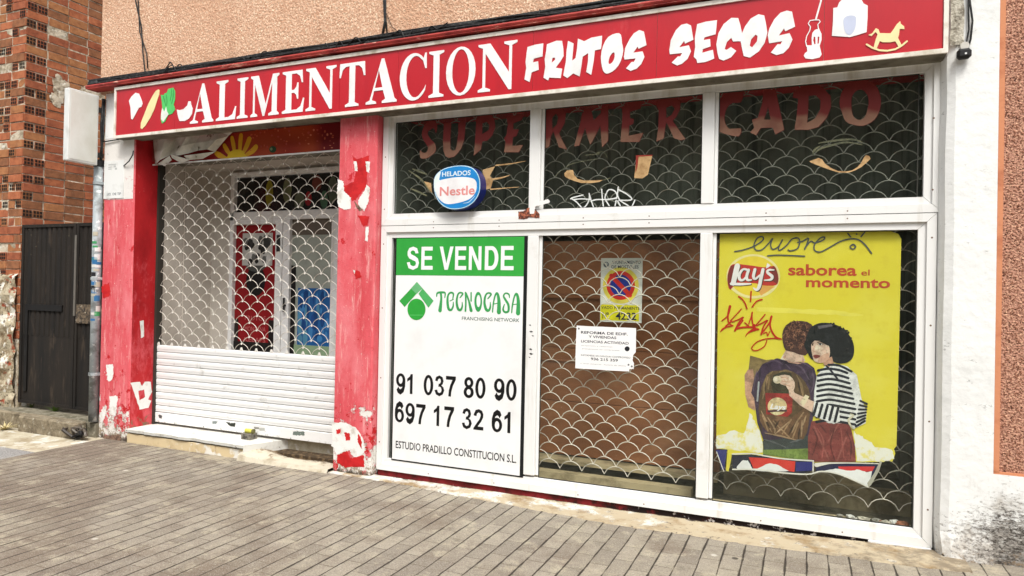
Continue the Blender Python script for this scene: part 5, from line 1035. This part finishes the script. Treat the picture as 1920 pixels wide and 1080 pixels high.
f.poly([(10, 130), (125, 125), (120, 180), (95, 345), (70, 330), (40, 200)], (50, 52, 124), 1)
for a, w in (([(182, 172), (400, 168), (520, 192), (720, 222), (1015, 242)], 13), ([(185, 330), (450, 330), (650, 360), (950, 380), (1100, 350), (1300, 385), (1580, 510)], 14), ([(1015, 250), (1012, 350)], 12), ([(1045, 285), (1120, 272), (1200, 265), (1420, 264), (1700, 272)], [40, 28, 14, 10, 8]), ([(20, 150), (60, 260), (95, 350)], 9)): f.stroke(a, w, (244, 240, 228), 5)
f.poly([(1700, 245), (1722, 250), (1690, 350), (1610, 490), (1580, 510), (1570, 470), (1640, 370)], (186, 182, 166), 6)
f.build('torn_strip', PO)
# sun banner over the shutter, crumpled plastic sheet hanging off it
banm = mat('printed_banner', (146, 20, 14), .5, [dict(c=(176, 66, 22), s=.8, d=2, lo=.35, hi=.5, b=('x', -6.2, -5.7, -.3, .0)), dict(c=(120, 8, 12), s=.8, d=1, lo=.4, hi=.6, b=('x', -5.2, -4.7, -.4, .3))])
SB = thing('sun_banner', 'red and orange banner printed with a yellow rising sun above the door shutter', 'banner', (-5.9, 0.1, 2.82))
b = MB(); b.box(-7.06, -4.55, 0.1, 0.108, 2.818, 3.075, banm); b.build('banner_panel', None, SB)
b = MB(); b.box(-7.06, -4.55, 0.092, 0.1, 2.812, 2.826); b.build('banner_trim', frame_w, SB)
f = Flat(0.0992, 0.0004); f.crop(380, 230, 7.385); su = (228, 170, 24)
f.poly([(255, 505), (340, 470), (370, 410), (430, 375), (510, 370), (570, 400), (590, 450), (620, 470), (720, 465), (400, 500)], (232, 196, 20), 2)
for a, w in (([(185, 420), (230, 450), (320, 490)], [60, 80, 40]), ([(300, 315), (330, 370), (370, 430)], [60, 70, 50]), ([(405, 210), (425, 300), (440, 400)], [60, 70, 50]), ([(530, 180), (520, 290), (515, 400)], [70, 70, 50]), ([(645, 230), (610, 320), (560, 420)], [80, 76, 50]), ([(735, 340), (690, 390), (600, 450)], [80, 80, 50])): f.stroke(a, w, su, 1)
f.build('printed_sun', SB)
for k in range(60): x = random.uniform(650, 1820); y_ = random.uniform(60, 420-(x-650)*.05); f.ell(x, y_, random.uniform(6, 18), random.uniform(6, 20), random.choice([(210, 96, 60), (190, 76, 60), (226, 130, 96)]), 1, 8)
f.ell(970, 370, 50, 48, (40, 70, 36), 2, 12); f.ell(950, 365, 18, 22, (120, 140, 96), 3, 8)
f.build('printed_speckle', SB)
# crumpled sheet
sheetm = mat('grey_white_plastic_sheet', (226, 224, 212), .5, [dict(c=(170, 164, 146), s=4, d=7, lo=.45, hi=.7), dict(c=(96, 84, 66), s=9, d=7, lo=.6, hi=.68)])
b = MB()
def SP(px, py, y): return at(px, py, y)
A = [((288, 262), .05), ((330, 257), .09), ((331, 262), .02), ((372, 251), .06), ((374, 252), .09), ((442, 240), .04)]
top_ = [SP(287, 260, .09), SP(310, 258, .03), SP(331, 257, .08), SP(352, 253, .03), SP(371, 250, .07), SP(380, 248, .09), SP(410, 244, .04), SP(444, 240, .07)]
mid_ = [SP(289, 283, .07), SP(303, 285, .0), SP(322, 280, .09), SP(340, 274, .02), SP(366, 268, .05), SP(384, 266, .03), SP(405, 262, .0), SP(428, 255, .07)]
low_ = [SP(291, 309, .08), SP(300, 300, .02), SP(319, 291, .085), SP(332, 292, .05), SP(352, 288, .07), SP(372, 282, .05), SP(388, 280, .02), SP(403, 285, .085)]
b.add(top_+mid_+low_, [(i+8, i+9, i+1, i) for i in range(7)]+[(i+16, i+17, i+9, i+8) for i in range(7)])
b.add([SP(296, 307, .06), SP(318, 292, .03), SP(322, 300, .05), SP(310, 311, .07)], [(0, 1, 2, 3)]); b.add([SP(320, 289, .04), SP(356, 300, .06), SP(340, 306, .08), SP(322, 296, .05)], [(0, 3, 2, 1)])
b.add([SP(345, 292, .05), SP(405, 284, .05), SP(380, 298, .08), SP(352, 300, .08)], [(0, 3, 2, 1)])
o = b.build('plastic_sheet', sheetm); tag(o, 'crumpled dirty white plastic sheet hanging at the left end of the sun banner', 'sheet')
sd = o.modifiers.new('s', 'SOLIDIFY'); sd.thickness = .002
# ================================================================== CABLES, PIPE, SMALL THINGS
def wob(x0, x1, y, z, amp, sd, n=80, zf=None):
    pts = []
    for i in range(n+1):
        x = x0+(x1-x0)*i/n; pts.append((x, y+amp*.5*mnoise.noise(Vector((x*1.3, sd, 0))), z+(zf(x) if zf else 0)+amp*mnoise.noise(Vector((x*1.1, sd, 7)))))
    return pts
b = MB()
for k, (dz, r_) in enumerate(((0, .011), (.016, .009), (-.014, .008), (.008, .013), (.026, .006), (-.02, .006), (.012, .007))): b.tube(wob(-7.68, 0.0, -0.165-.014*(k % 3), 3.662+dz*1.1, .016, k*3.1), r_*1.5, 6)
for k in range(7):
    b.tube(wob(-7.6+random.random(), -random.uniform(.1, 3), -.19, 3.655+random.uniform(-.03, .03), .05, 40+k*5, 50), random.uniform(.005, .009), 5)
for k in range(8):
    x = random.uniform(-7.3, -3.6); b.tube(cat_smooth([(x+j*.05, -.20-.01*random.random(), 3.655+random.uniform(-.06, .05)) for j in range(5)], 4, False), .005, 5)
for i in range(16):
    x = -7.4+i*.47+random.uniform(-.1, .1); b.tube([(x-.012, -.18, 3.63), (x, -.19, 3.66), (x+.004, -.18, 3.70), (x+.01, -.14, 3.69)], .005, 5)
b.box(-7.69, -7.55, -.19, -.12, 3.64, 3.675)
def loop(px, py, rx, rz): c = at(px, py, -.16); return [(c[0]+rx*math.cos(t), -.16-.02*math.sin(t*2), c[2]+rz*math.sin(t)) for t in [i*math.pi/8 for i in range(18)]]
b.tube(loop(318, 128, .06, .06), .006, 5); b.tube(loop(335, 130, .075, .045), .006, 5); b.tube(loop(327, 133, .09, .03), .005, 5)
o = b.build('cable_bundle', cablem, None, smooth=True); tag(o, 'thick bundle of black cables with coiled loops running along the top of the red sign', 'cable')
b = MB(); P_ = lambda l, y=-.112: [at(px, py, y) for px, py in l]
b.tube(P_([(248, -60), (254, 0), (265, 50), (268, 100), (272, 135), (290, 137)]), .007, 5); b.tube(P_([(256, -60), (259, 0), (262, 60), (275, 100), (277, 128)]), .006, 5)
tag(b.build('hanging_cable', cablem, None, smooth=True), 'pair of thin black cables hanging down the stucco near the left corner', 'cable')
b = MB(); b.tube(P_([(720, -60), (720, 0), (722, 40), (716, 70)]), .011, 6); b.tube(P_([(723, -60), (723, 30), (727, 72)]), .007, 5); b.tube(P_([(722, 20), (735, 50), (752, 64)]), .003, 4)
tag(b.build('hanging_cable', cablem, None, smooth=True), 'thick black cable dropping down the stucco onto the bundle above the letter T', 'cable')
b = MB(); b.tube(P_([(876, 35), (880, 38), (880, 47)]), .005, 5); b.tube(P_([(1050, 28), (1052, 34)]), .012, 6)
DR = thing('drainpipe', 'grey drainpipe plastered with stickers running down beside the left red pillar', 'drainpipe', (-7.6, -0.1, 0.1))
b = MB(); b.tube([(-7.59, -.12, 2.82), (-7.58, -.12, 0.12)], .046, 16); b.build('pipe', pipem, DR, smooth=True)
b = MB(); b.tube([(-7.59, -.12, 2.86), (-7.59, -.12, 2.79)], .052, 16, blackp)
for z in (2.6, 1.6, .6): b.tube([(-7.586, -.12, z), (-7.586, -.12, z+.03)], .053, 16, pipem); b.box(-7.60, -7.53, -.12, -.09, z, z+.03, pipem)
b.build('pipe_collar', None, DR, split=.01)
b = MB()
for i in range(26):
    z = random.uniform(1.15, 2.1); h = random.uniform(.02, .06); a0 = random.uniform(-2.2, -.6); c = random.choice([(236, 238, 236), (70, 160, 100), (60, 120, 170), (220, 220, 214), (196, 190, 170), (40, 40, 44)])
    vs = []
    for k in range(5):
        a = a0+k*.3
        for zz in (z, z+h): vs.append((-7.585+(.0475+.0002*i/26)*math.cos(a), -.12+(.0475+.0002*i/26)*math.sin(a), zz))
    b.add(vs, [(2*k, 2*k+2, 2*k+3, 2*k+1) for k in range(4)], ink(c))
b.build('sticker', None, DR, split=.002)
b = MB(); b.tube([(-7.535, -.125, 3.5), (-7.55, -.13, 3.2), (-7.535, -.13, 3.0), (-7.55, -.13, 2.85)], .014, 6); b.tube([(-7.525, -.115, 3.5), (-7.53, -.12, 3.1), (-7.55, -.13, 2.8)], .008, 5); b.tube([(-7.54, -.12, 3.05), (-7.3, -.115, 3.06)], .007, 5)
tag(b.build('corner_cable', cablem, None, smooth=True), 'black cables running down the corner behind the white light box into the drainpipe', 'cable')
# number plate on the left pillar
PL = Flat(-0.1035, .0006); PL.mb.box(-7.524, -7.225, -.107, -.102, 2.452, 2.845, mat('white_plate', (244, 245, 242), .5, [dict(c=(220, 220, 214), s=6, d=6, lo=.5, hi=.7)]))
for (x, z, w, h) in ((-7.46, 2.80, .12, .012), (-7.46, 2.775, .05, .01), (-7.38, 2.775, .035, .02), (-7.46, 2.755, .05, .01), (-7.36, 2.75, .03, .02)): PL.mb.box(x, x+w, -.1076, -.1071, z, z+h, ink((196, 198, 196)))
for x, t_ in ((-7.47, 'LICE'), (-7.385, 'DE'), (-7.315, 'TIP')): text(PL.mb, t_, x, x+.055, 2.485, 2.51, -.1076, ink((120, 124, 128)), bold=.02)
o = PL.build('address_plate', None); tag(o, 'white plate with faint grey print fixed near the top of the left pillar', 'plate')
b = MB(); b.tube([at(232, 311, -.11), at(242, 302, -.14), at(249, 290, -.15), at(250, 283, -.12)], .006, 5)
tag(b.build('cable_stub', cablem), 'short stub of cut cable sticking out beside the white plate', 'cable')
# alarm sensor on the right pier
SE = thing('camera_sensor', 'black round-edged sensor hanging from a cable beside the right end of the sign', 'sensor', (0.11, -.13, 3.05))
b = MB(); b.box(.075, .150, -.165, -.112, 3.018, 3.078); b.build('sensor_body', blackp, SE, .014)
b = MB(); disc(b, .118, 3.043, .006, -.166, ink((240, 240, 240)), 10); b.tube([(.118, -.112, 3.10), (.118, -.134, 3.10)], .024, 14, ink((214, 210, 200))); b.build('mount_disc', None, SE, split=.005)
b = MB(); b.tube([(.135, -.115, 3.08), (.15, -.118, 3.14), (.158, -.118, 3.25), (.14, -.115, 3.4), (.12, -.115, 3.7)], .006, 5); b.tube([(.125, -.115, 3.09), (.14, -.116, 3.2), (.135, -.115, 3.4), (.13, -.115, 3.7)], .005, 5); b.build('sensor_cable', cablem, SE)
b = MB(); vs = []
for j in range(13):
    for i in range(6): vs.append((.045+i*.014+.004*random.uniform(-1, 1), -.112-.012*abs(mnoise.noise(Vector((i*2.2, j*.7, 1)))), 3.62-j*.042))
b.add(vs, [(j*6+i, (j+1)*6+i, (j+1)*6+i+1, j*6+i+1) for j in range(12) for i in range(5)])
tag(b.build('mortar_smear', mat('grey_mortar_smear', (206, 200, 184), .95, [dict(c=(120, 112, 98), s=16, d=9, r=.75, lo=.45, hi=.6)], [dict(s=30, d=7, st=1, di=.02)])), 'crumbling grey mortar smear in the gap beside the right end of the sign', 'mortar')
# padlock on the step
LK = thing('shutter_lock', 'yellow and grey floor lock standing on the doorstep against the shutter', 'lock', (-5.5, .05, .09))
lx = at(462, 812, .055)
x_, y_ = lx[0], .055
b = MB(); b.box(x_-.07, x_+.045, y_, y_+.10, .09, .15); b.build('lock_base', mat('grey_lock_metal', (150, 144, 132), .4, metal=.6, layers=[dict(c=(90, 86, 80), s=20, d=5, lo=.5, hi=.6)]), LK, .005)
b = MB(); b.tube([(x_-.05, y_+.045, .168), (x_+.04, y_+.045, .168)], .021, 12, ink((214, 210, 90))); b.tube([(x_+.035, y_+.045, .168), (x_+.05, y_+.045, .168)], .023, 12, ink((110, 104, 60))); b.build('lock_barrel', None, LK)
# rubble pieces on the inner sill, rags at the pillar
def chunk(name, c, x, y, z, s, sx=1, sz=.6):
    bm = bmesh.new(); bmesh.ops.create_icosphere(bm, subdivisions=1, radius=s)
    for v in bm.verts: v.co = Vector((v.co.x*sx, v.co.y, v.co.z*sz))*(1+.5*mnoise.noise(v.co*40+Vector((x*9, y*9, 1))))
    me = bpy.data.meshes.new(name); bm.to_mesh(me); bm.free(); me.materials.append(c)
    o = bpy.data.objects.new(name, me); COL.objects.link(o); o.location = (x, y, z+s*sz*.8); return o
rub = [((232, 230, 220), 'white'), ((168, 108, 78), 'terracotta'), ((196, 188, 168), 'beige'), ((150, 146, 134), 'grey'), ((210, 206, 192), 'pale')]
for i, (px, py, ci, s) in enumerate(((1595, 963, 0, .022), (1618, 966, 2, .028), (1640, 968, 3, .022), (1660, 973, 2, .024), (1678, 975, 0, .026), (1694, 970, 1, .032), (1575, 958, 3, .016), (1700, 982, 4, .018), (1650, 980, 1, .014), (1608, 972, 4, .015))):
    q = at(px, py, .075 if i % 2 else .1)
    o = chunk('rubble_piece', mat('rubble_'+rub[ci][1], rub[ci][0], .9, [dict(c=tuple(int(v*.75) for v in rub[ci][0]), s=40, d=6, lo=.45, hi=.6)]), q[0], q[1], .1, s, 1.5, .6)
    tag(o, 'small %s rubble chunk lying inside the bottom of the right window' % rub[ci][1], 'rubble', 'rubble chunks inside the right window')
b = MB(); b.box(-1.34, -.06, .05, .13, .046, .1); b.build('inner_sill', beige, SH)
b = MB()
for i in range(9):
    c = Vector((-7.62+random.uniform(-.07, .09), -.27+random.uniform(-.05, .05), gz(-7.6)+.03))
    pts = [c+Vector((random.uniform(-.08, .08), random.uniform(-.04, .04), random.uniform(-.02, .10))) for _ in range(5)]
    b.tube(cat_smooth([tuple(p) for p in pts], 3, False), random.uniform(.008, .02), 6, random.choice([blackp, ink((60, 52, 44)), ink((96, 88, 78))]))
tag(b.build('rag_heap', None), 'heap of black rags and scrap at the foot of the drainpipe', 'rags')
# ================================================================== LEFT SIDE: gate, kerb, brick building
GT = thing('metal_gate', 'rusty black double metal gate between the brick building and the shop', 'gate', (-8.45, .12, .14))
def leaf(x0, x1, nm):
    m = MB(); n = max(3, int((x1-x0)/.082)); xs = []
    for i in range(n):
        a = x0+(x1-x0)*i/n; w = (x1-x0)/n
        xs += [(a, 0), (a+w*.18, -.012), (a+w*.72, -.012), (a+w*.86, 0)]
    xs.append((x1, 0)); N_ = len(xs)
    vs = [(x, .12+d, .95) for x, d in xs]+[(x, .12+d, 2.23+.006*math.sin(x*9)) for x, d in xs]
    m.add(vs, [(i, i+1, i+1+N_, i+N_) for i in range(N_-1)])
    m.box(x0, x1, .112, .135, .16, .95); m.box(x0, x0+.035, .095, .125, .16, 2.235); m.box(x1-.035, x1, .095, .125, .16, 2.235); m.box(x0+.035, x1-.035, .098, .12, 2.2, 2.235); m.box(x0+.035, x1-.035, .098, .12, .16, .19)
    m.box(x0+.035, x1-.035, .125, .135, .95, 2.22)
    return m.build(nm, gatem, GT)
leaf(-9.19, -8.24, 'gate_leaf'); leaf(-8.225, -7.62, 'gate_leaf')
b = MB(); b.box(-9.1, -8.45, .094, .111, 1.24, 1.31, ink((20, 18, 17))); b.box(-9.1, -9.05, .095, .111, .3, 1.24, ink((22, 20, 18))); b.build('cross_bar', None, GT)
b = MB(); b.box(-8.20, -7.7, .088, .098, 1.12, 1.33, mat('scraped_plate', (120, 104, 84), .7, [dict(c=(50, 44, 40), s=22, d=9, r=.75, lo=.45, hi=.55), dict(c=(220, 210, 190), s=40, d=7, lo=.62, hi=.66)])); b.build('lock_plate', None, GT)
b = MB(); b.tube([(-8.23, .09, 1.2), (-8.23, .09, 2.1)], .012, 6, ink((120, 116, 108))); b.build('vertical_bolt', None, GT)
struct(box('gate_landing', mat('mossy_landing', (150, 142, 122), .95, [dict(c=(100, 96, 74), s=8, d=9, lo=.45, hi=.62), dict(c=(190, 182, 160), s=20, d=7, lo=.55, hi=.65)], [dict(s=25, d=7, st=.7, di=.01)], k=.6), None, -11.5, -7.53, -.12, .5, -.12, .10))
for x0, x1, y0, pos in ((-9.9, -8.60, -.17, 'leftmost long kerb stone set back below the crumbling brick pier'), (-8.585, -8.11, -.27, 'square grey kerb stone below the hinged left half of the gate'), (-8.10, -7.66, -.27, 'grey kerb stone next to the rags below the right half of the gate')):
    m = MB(); m.box(x0, x1, y0, -.125, -.1, .115, jit=.006); o = m.build('kerb_stone', kerbm, None, .014); tag(o, pos, 'kerb stone', 'kerb stones in front of the gate')
BB = thing('brick_building', 'rough unrendered hollow-brick building at the left edge behind the gate', 'building', (-9.6, .5, 0))
b = MB(); b.box(-13.2, -9.207, .092, 3.6, -.1, 7); b.build('mortar_core', mortar, BB)
bf = MB(); hb = MB()
def hole_end(face, u0, u1, z0, z1, p):      # perforated brick end: flat dark patches put in for the shade inside the holes
    nc, nr_ = 3, 2
    for i in range(nc):
        for j in range(nr_):
            du = (u1-u0)/nc; dz = (z1-z0)/nr_; a0 = u0+i*du+du*.12; a1 = u0+(i+1)*du-du*.12; c0 = z0+j*dz+dz*.12; c1_ = z0+(j+1)*dz-dz*.12
            if face == 'x': hb.add([(p, a0, c0), (p, a1, c0), (p, a1, c1_), (p, a0, c1_)], [(0, 1, 2, 3)])
            else: hb.add([(a0, p, c0), (a1, p, c0), (a1, p, c1_), (a0, p, c1_)], [(0, 1, 2, 3)])
ch = .102; z = .9; row = 0
while z < 6.9:
    j = .004; zz0, zz1 = z+.005, z+ch-.007
    # side (facing the shop) courses
    if row % 2 == 0:
        y = .085; k = 0
        for w in (.125, .125):
            off = random.uniform(-.006, .008); mm = random.choice(bricks_m); bf.box(-9.3, -9.2+off, y+.006, y+w-.006, zz0, zz1, mm, .002); 
            if random.random() < .93: hole_end('x', y+.008, y+w-.008, zz0+.004, zz1-.004, -9.2+off+.003)
            y += w
    else:
        y = .085+random.uniform(0, .02); off = random.uniform(-.004, .01); bf.box(-9.3, -9.2+off, y, y+.235, zz0, zz1, random.choice(bricks_m), .003); y += .25
    while y < 3.5:
        w = .25; y1 = min(y+w, 3.5); r_ = random.random()
        if r_ < .97: bf.box(-9.3, -9.2+random.uniform(-.007, .007), y+.006, y1-.006, zz0, zz1, random.choice(bricks_m), .002)
        y = y1
    # front courses
    x = -9.2
    first = True
    while x > -13.1:
        w = .25 if (row % 2 == 0 and first) else (.125 if random.random() < .5 else .25)
        off = random.uniform(-.008, .008); bf.box(x-w+.006, x-.006, .085+off, .2, zz0+random.uniform(-.003, .003), zz1, random.choice(bricks_m), .003)
        if w < .2 and random.random() < .7: hole_end('y', x-w+.012, x-.012, zz0+.006, zz1-.006, .085+off-.003)
        x -= w; first = False
    z += ch; row += 1
bf.build('brick_courses', None, BB, .0025); hb.build('brick_holes', holedark, BB)
def fm(x, y): return 0
m = MB(); vs = []; nx, nz = 48, 26
for jz in range(nz+1):
    for ix in range(nx+1):
        x = -9.215-ix*.08; z = -.1+jz*.072; vs.append((x, .085-.03-.05*mnoise.noise(Vector((x*5, z*6, 3)))-.02*mnoise.noise(Vector((x*16, z*18, 3)))+(.06 if jz > nz-2 else 0), z))
m.add(vs, [(j*(nx+1)+i+1, j*(nx+1)+i, (j+1)*(nx+1)+i, (j+1)*(nx+1)+i+1) for j in range(nz) for i in range(nx)]); m.box(-13.2, -9.203, .1, 1.2, -.1, 1.0); m.build('crumbling_base', stonem, BB)
for (yy, zz, s) in ((.50, 3.98, .13), (.46, 3.80, .10), (.82, 3.98, .09), (.88, 3.93, .07)):
    m = MB(); N_ = 26; pts = [(-9.193+random.uniform(0, .006), yy+s*.8*(1+.7*mnoise.noise(Vector((i*1.9, s*9, 1))))*math.cos(i*2*math.pi/N_), zz+s*(1+.7*mnoise.noise(Vector((i*1.9, s*9, 1))))*math.sin(i*2*math.pi/N_)) for i in range(N_)]
    m.add(pts+[(-9.182, yy, zz)], [(i, (i+1) % N_, N_) for i in range(N_)]); m.build('mortar_patch', mortar, BB)
# weeds
def weed(px, py, z, n, h, col, lab, spread=.05):
    q = atz(px, py, z); m = MB()
    for i in range(n):
        a = random.uniform(0, 6.28); d = random.uniform(.2, 1)*spread; hh = h*random.uniform(.4, 1)
        p0 = Vector((q[0]+random.uniform(-.02, .02), q[1]+random.uniform(-.015, .015), z)); p1 = p0+Vector((math.cos(a)*d*.5, math.sin(a)*d*.5, hh*.7)); p2 = p0+Vector((math.cos(a)*d*1.2, math.sin(a)*d*1.2, hh))
        w = Vector((-math.sin(a), math.cos(a), 0))*.004; m.add([p0-w, p0+w, p1+w, p1-w, p2], [(0, 1, 2, 3), (3, 2, 4)])
    o = m.build('weed', mat('weed_'+lab.split()[0], col, .8)); tag(o, lab, 'weed', 'weeds around the gate'); return o
weed(103, 771, .10, 40, .07, (110, 140, 60), 'green weed tuft growing at the foot of the gate', .12)
weed(60, 764, .10, 26, .06, (96, 110, 56), 'dark green weed tuft beside the crumbling brick pier', .08)
weed(8, 806, gz(-9), 60, .08, (206, 190, 140), 'straw-coloured dry grass tuft by the leftmost kerb stone', .25)
# unseen block added across the street so the shop glass reflects something dark
OB = thing('added_facing_building', 'unseen plain brown block added across the street to darken reflections in the shop glass', 'building', (-3, -17, 0))
b = MB(); b.box(-32, 26, -25, -17, -.1, 9.5); b.build('wall', mat('brown_render_wall', (110, 100, 88), .9, [dict(c=(80, 74, 66), s=1, d=6, lo=.4, hi=.7)]), OB)
for fz in (0.9, 4.0, 7.0):
    for i in range(11):
        x = -28+i*5; m_ = MB(); m_.box(x, x+1.6, -17.0, -16.95, fz, fz+1.6); wi = m_.build('window', mat('dark_window', (30, 34, 36), .15, spec=.5), OB)
# ================================================================== LIGHT
w_ = bpy.data.worlds.new('World'); sc.world = w_; w_.use_nodes = True; nt_ = w_.node_tree
sky = nt_.nodes.new('ShaderNodeTexSky'); sky.sky_type = 'NISHITA'; sky.sun_disc = False
SUN_EL, SUN_AZ = 57, 150     # sun stands in front of the shop, a little to the right
sky.sun_elevation = math.radians(SUN_EL); sky.sun_rotation = math.radians(SUN_AZ); sky.air_density = 1.0; sky.dust_density = 4.0
hs = nt_.nodes.new('ShaderNodeHueSaturation'); hs.inputs['Saturation'].default_value = 0.22
nt_.links.new(sky.outputs[0], hs.inputs['Color']); nt_.links.new(hs.outputs[0], nt_.nodes['Background'].inputs[0]); nt_.nodes['Background'].inputs[1].default_value = 0.14
sl = bpy.data.lights.new('sun', 'SUN'); sl.energy = 1.5; sl.angle = math.radians(16); sl.color = (1, .965, .91)
so = bpy.data.objects.new('sun', sl); COL.objects.link(so)
az = math.radians(SUN_AZ); el = math.radians(SUN_EL)
d = Vector((math.sin(az)*math.cos(el), math.cos(az)*math.cos(el), math.sin(el)))
so.rotation_euler = d.to_track_quat('Z', 'Y').to_euler()
sc.view_settings.view_transform = 'Standard'; sc.view_settings.look = 'None'; sc.view_settings.gamma = 1; sc.view_settings.use_curve_mapping = False
sc.view_settings.exposure = 0.92
for o in sc.objects:
    if '_org' in o: del o['_org']
sc.cycles.max_bounces = 8; sc.cycles.transparent_max_bounces = 16
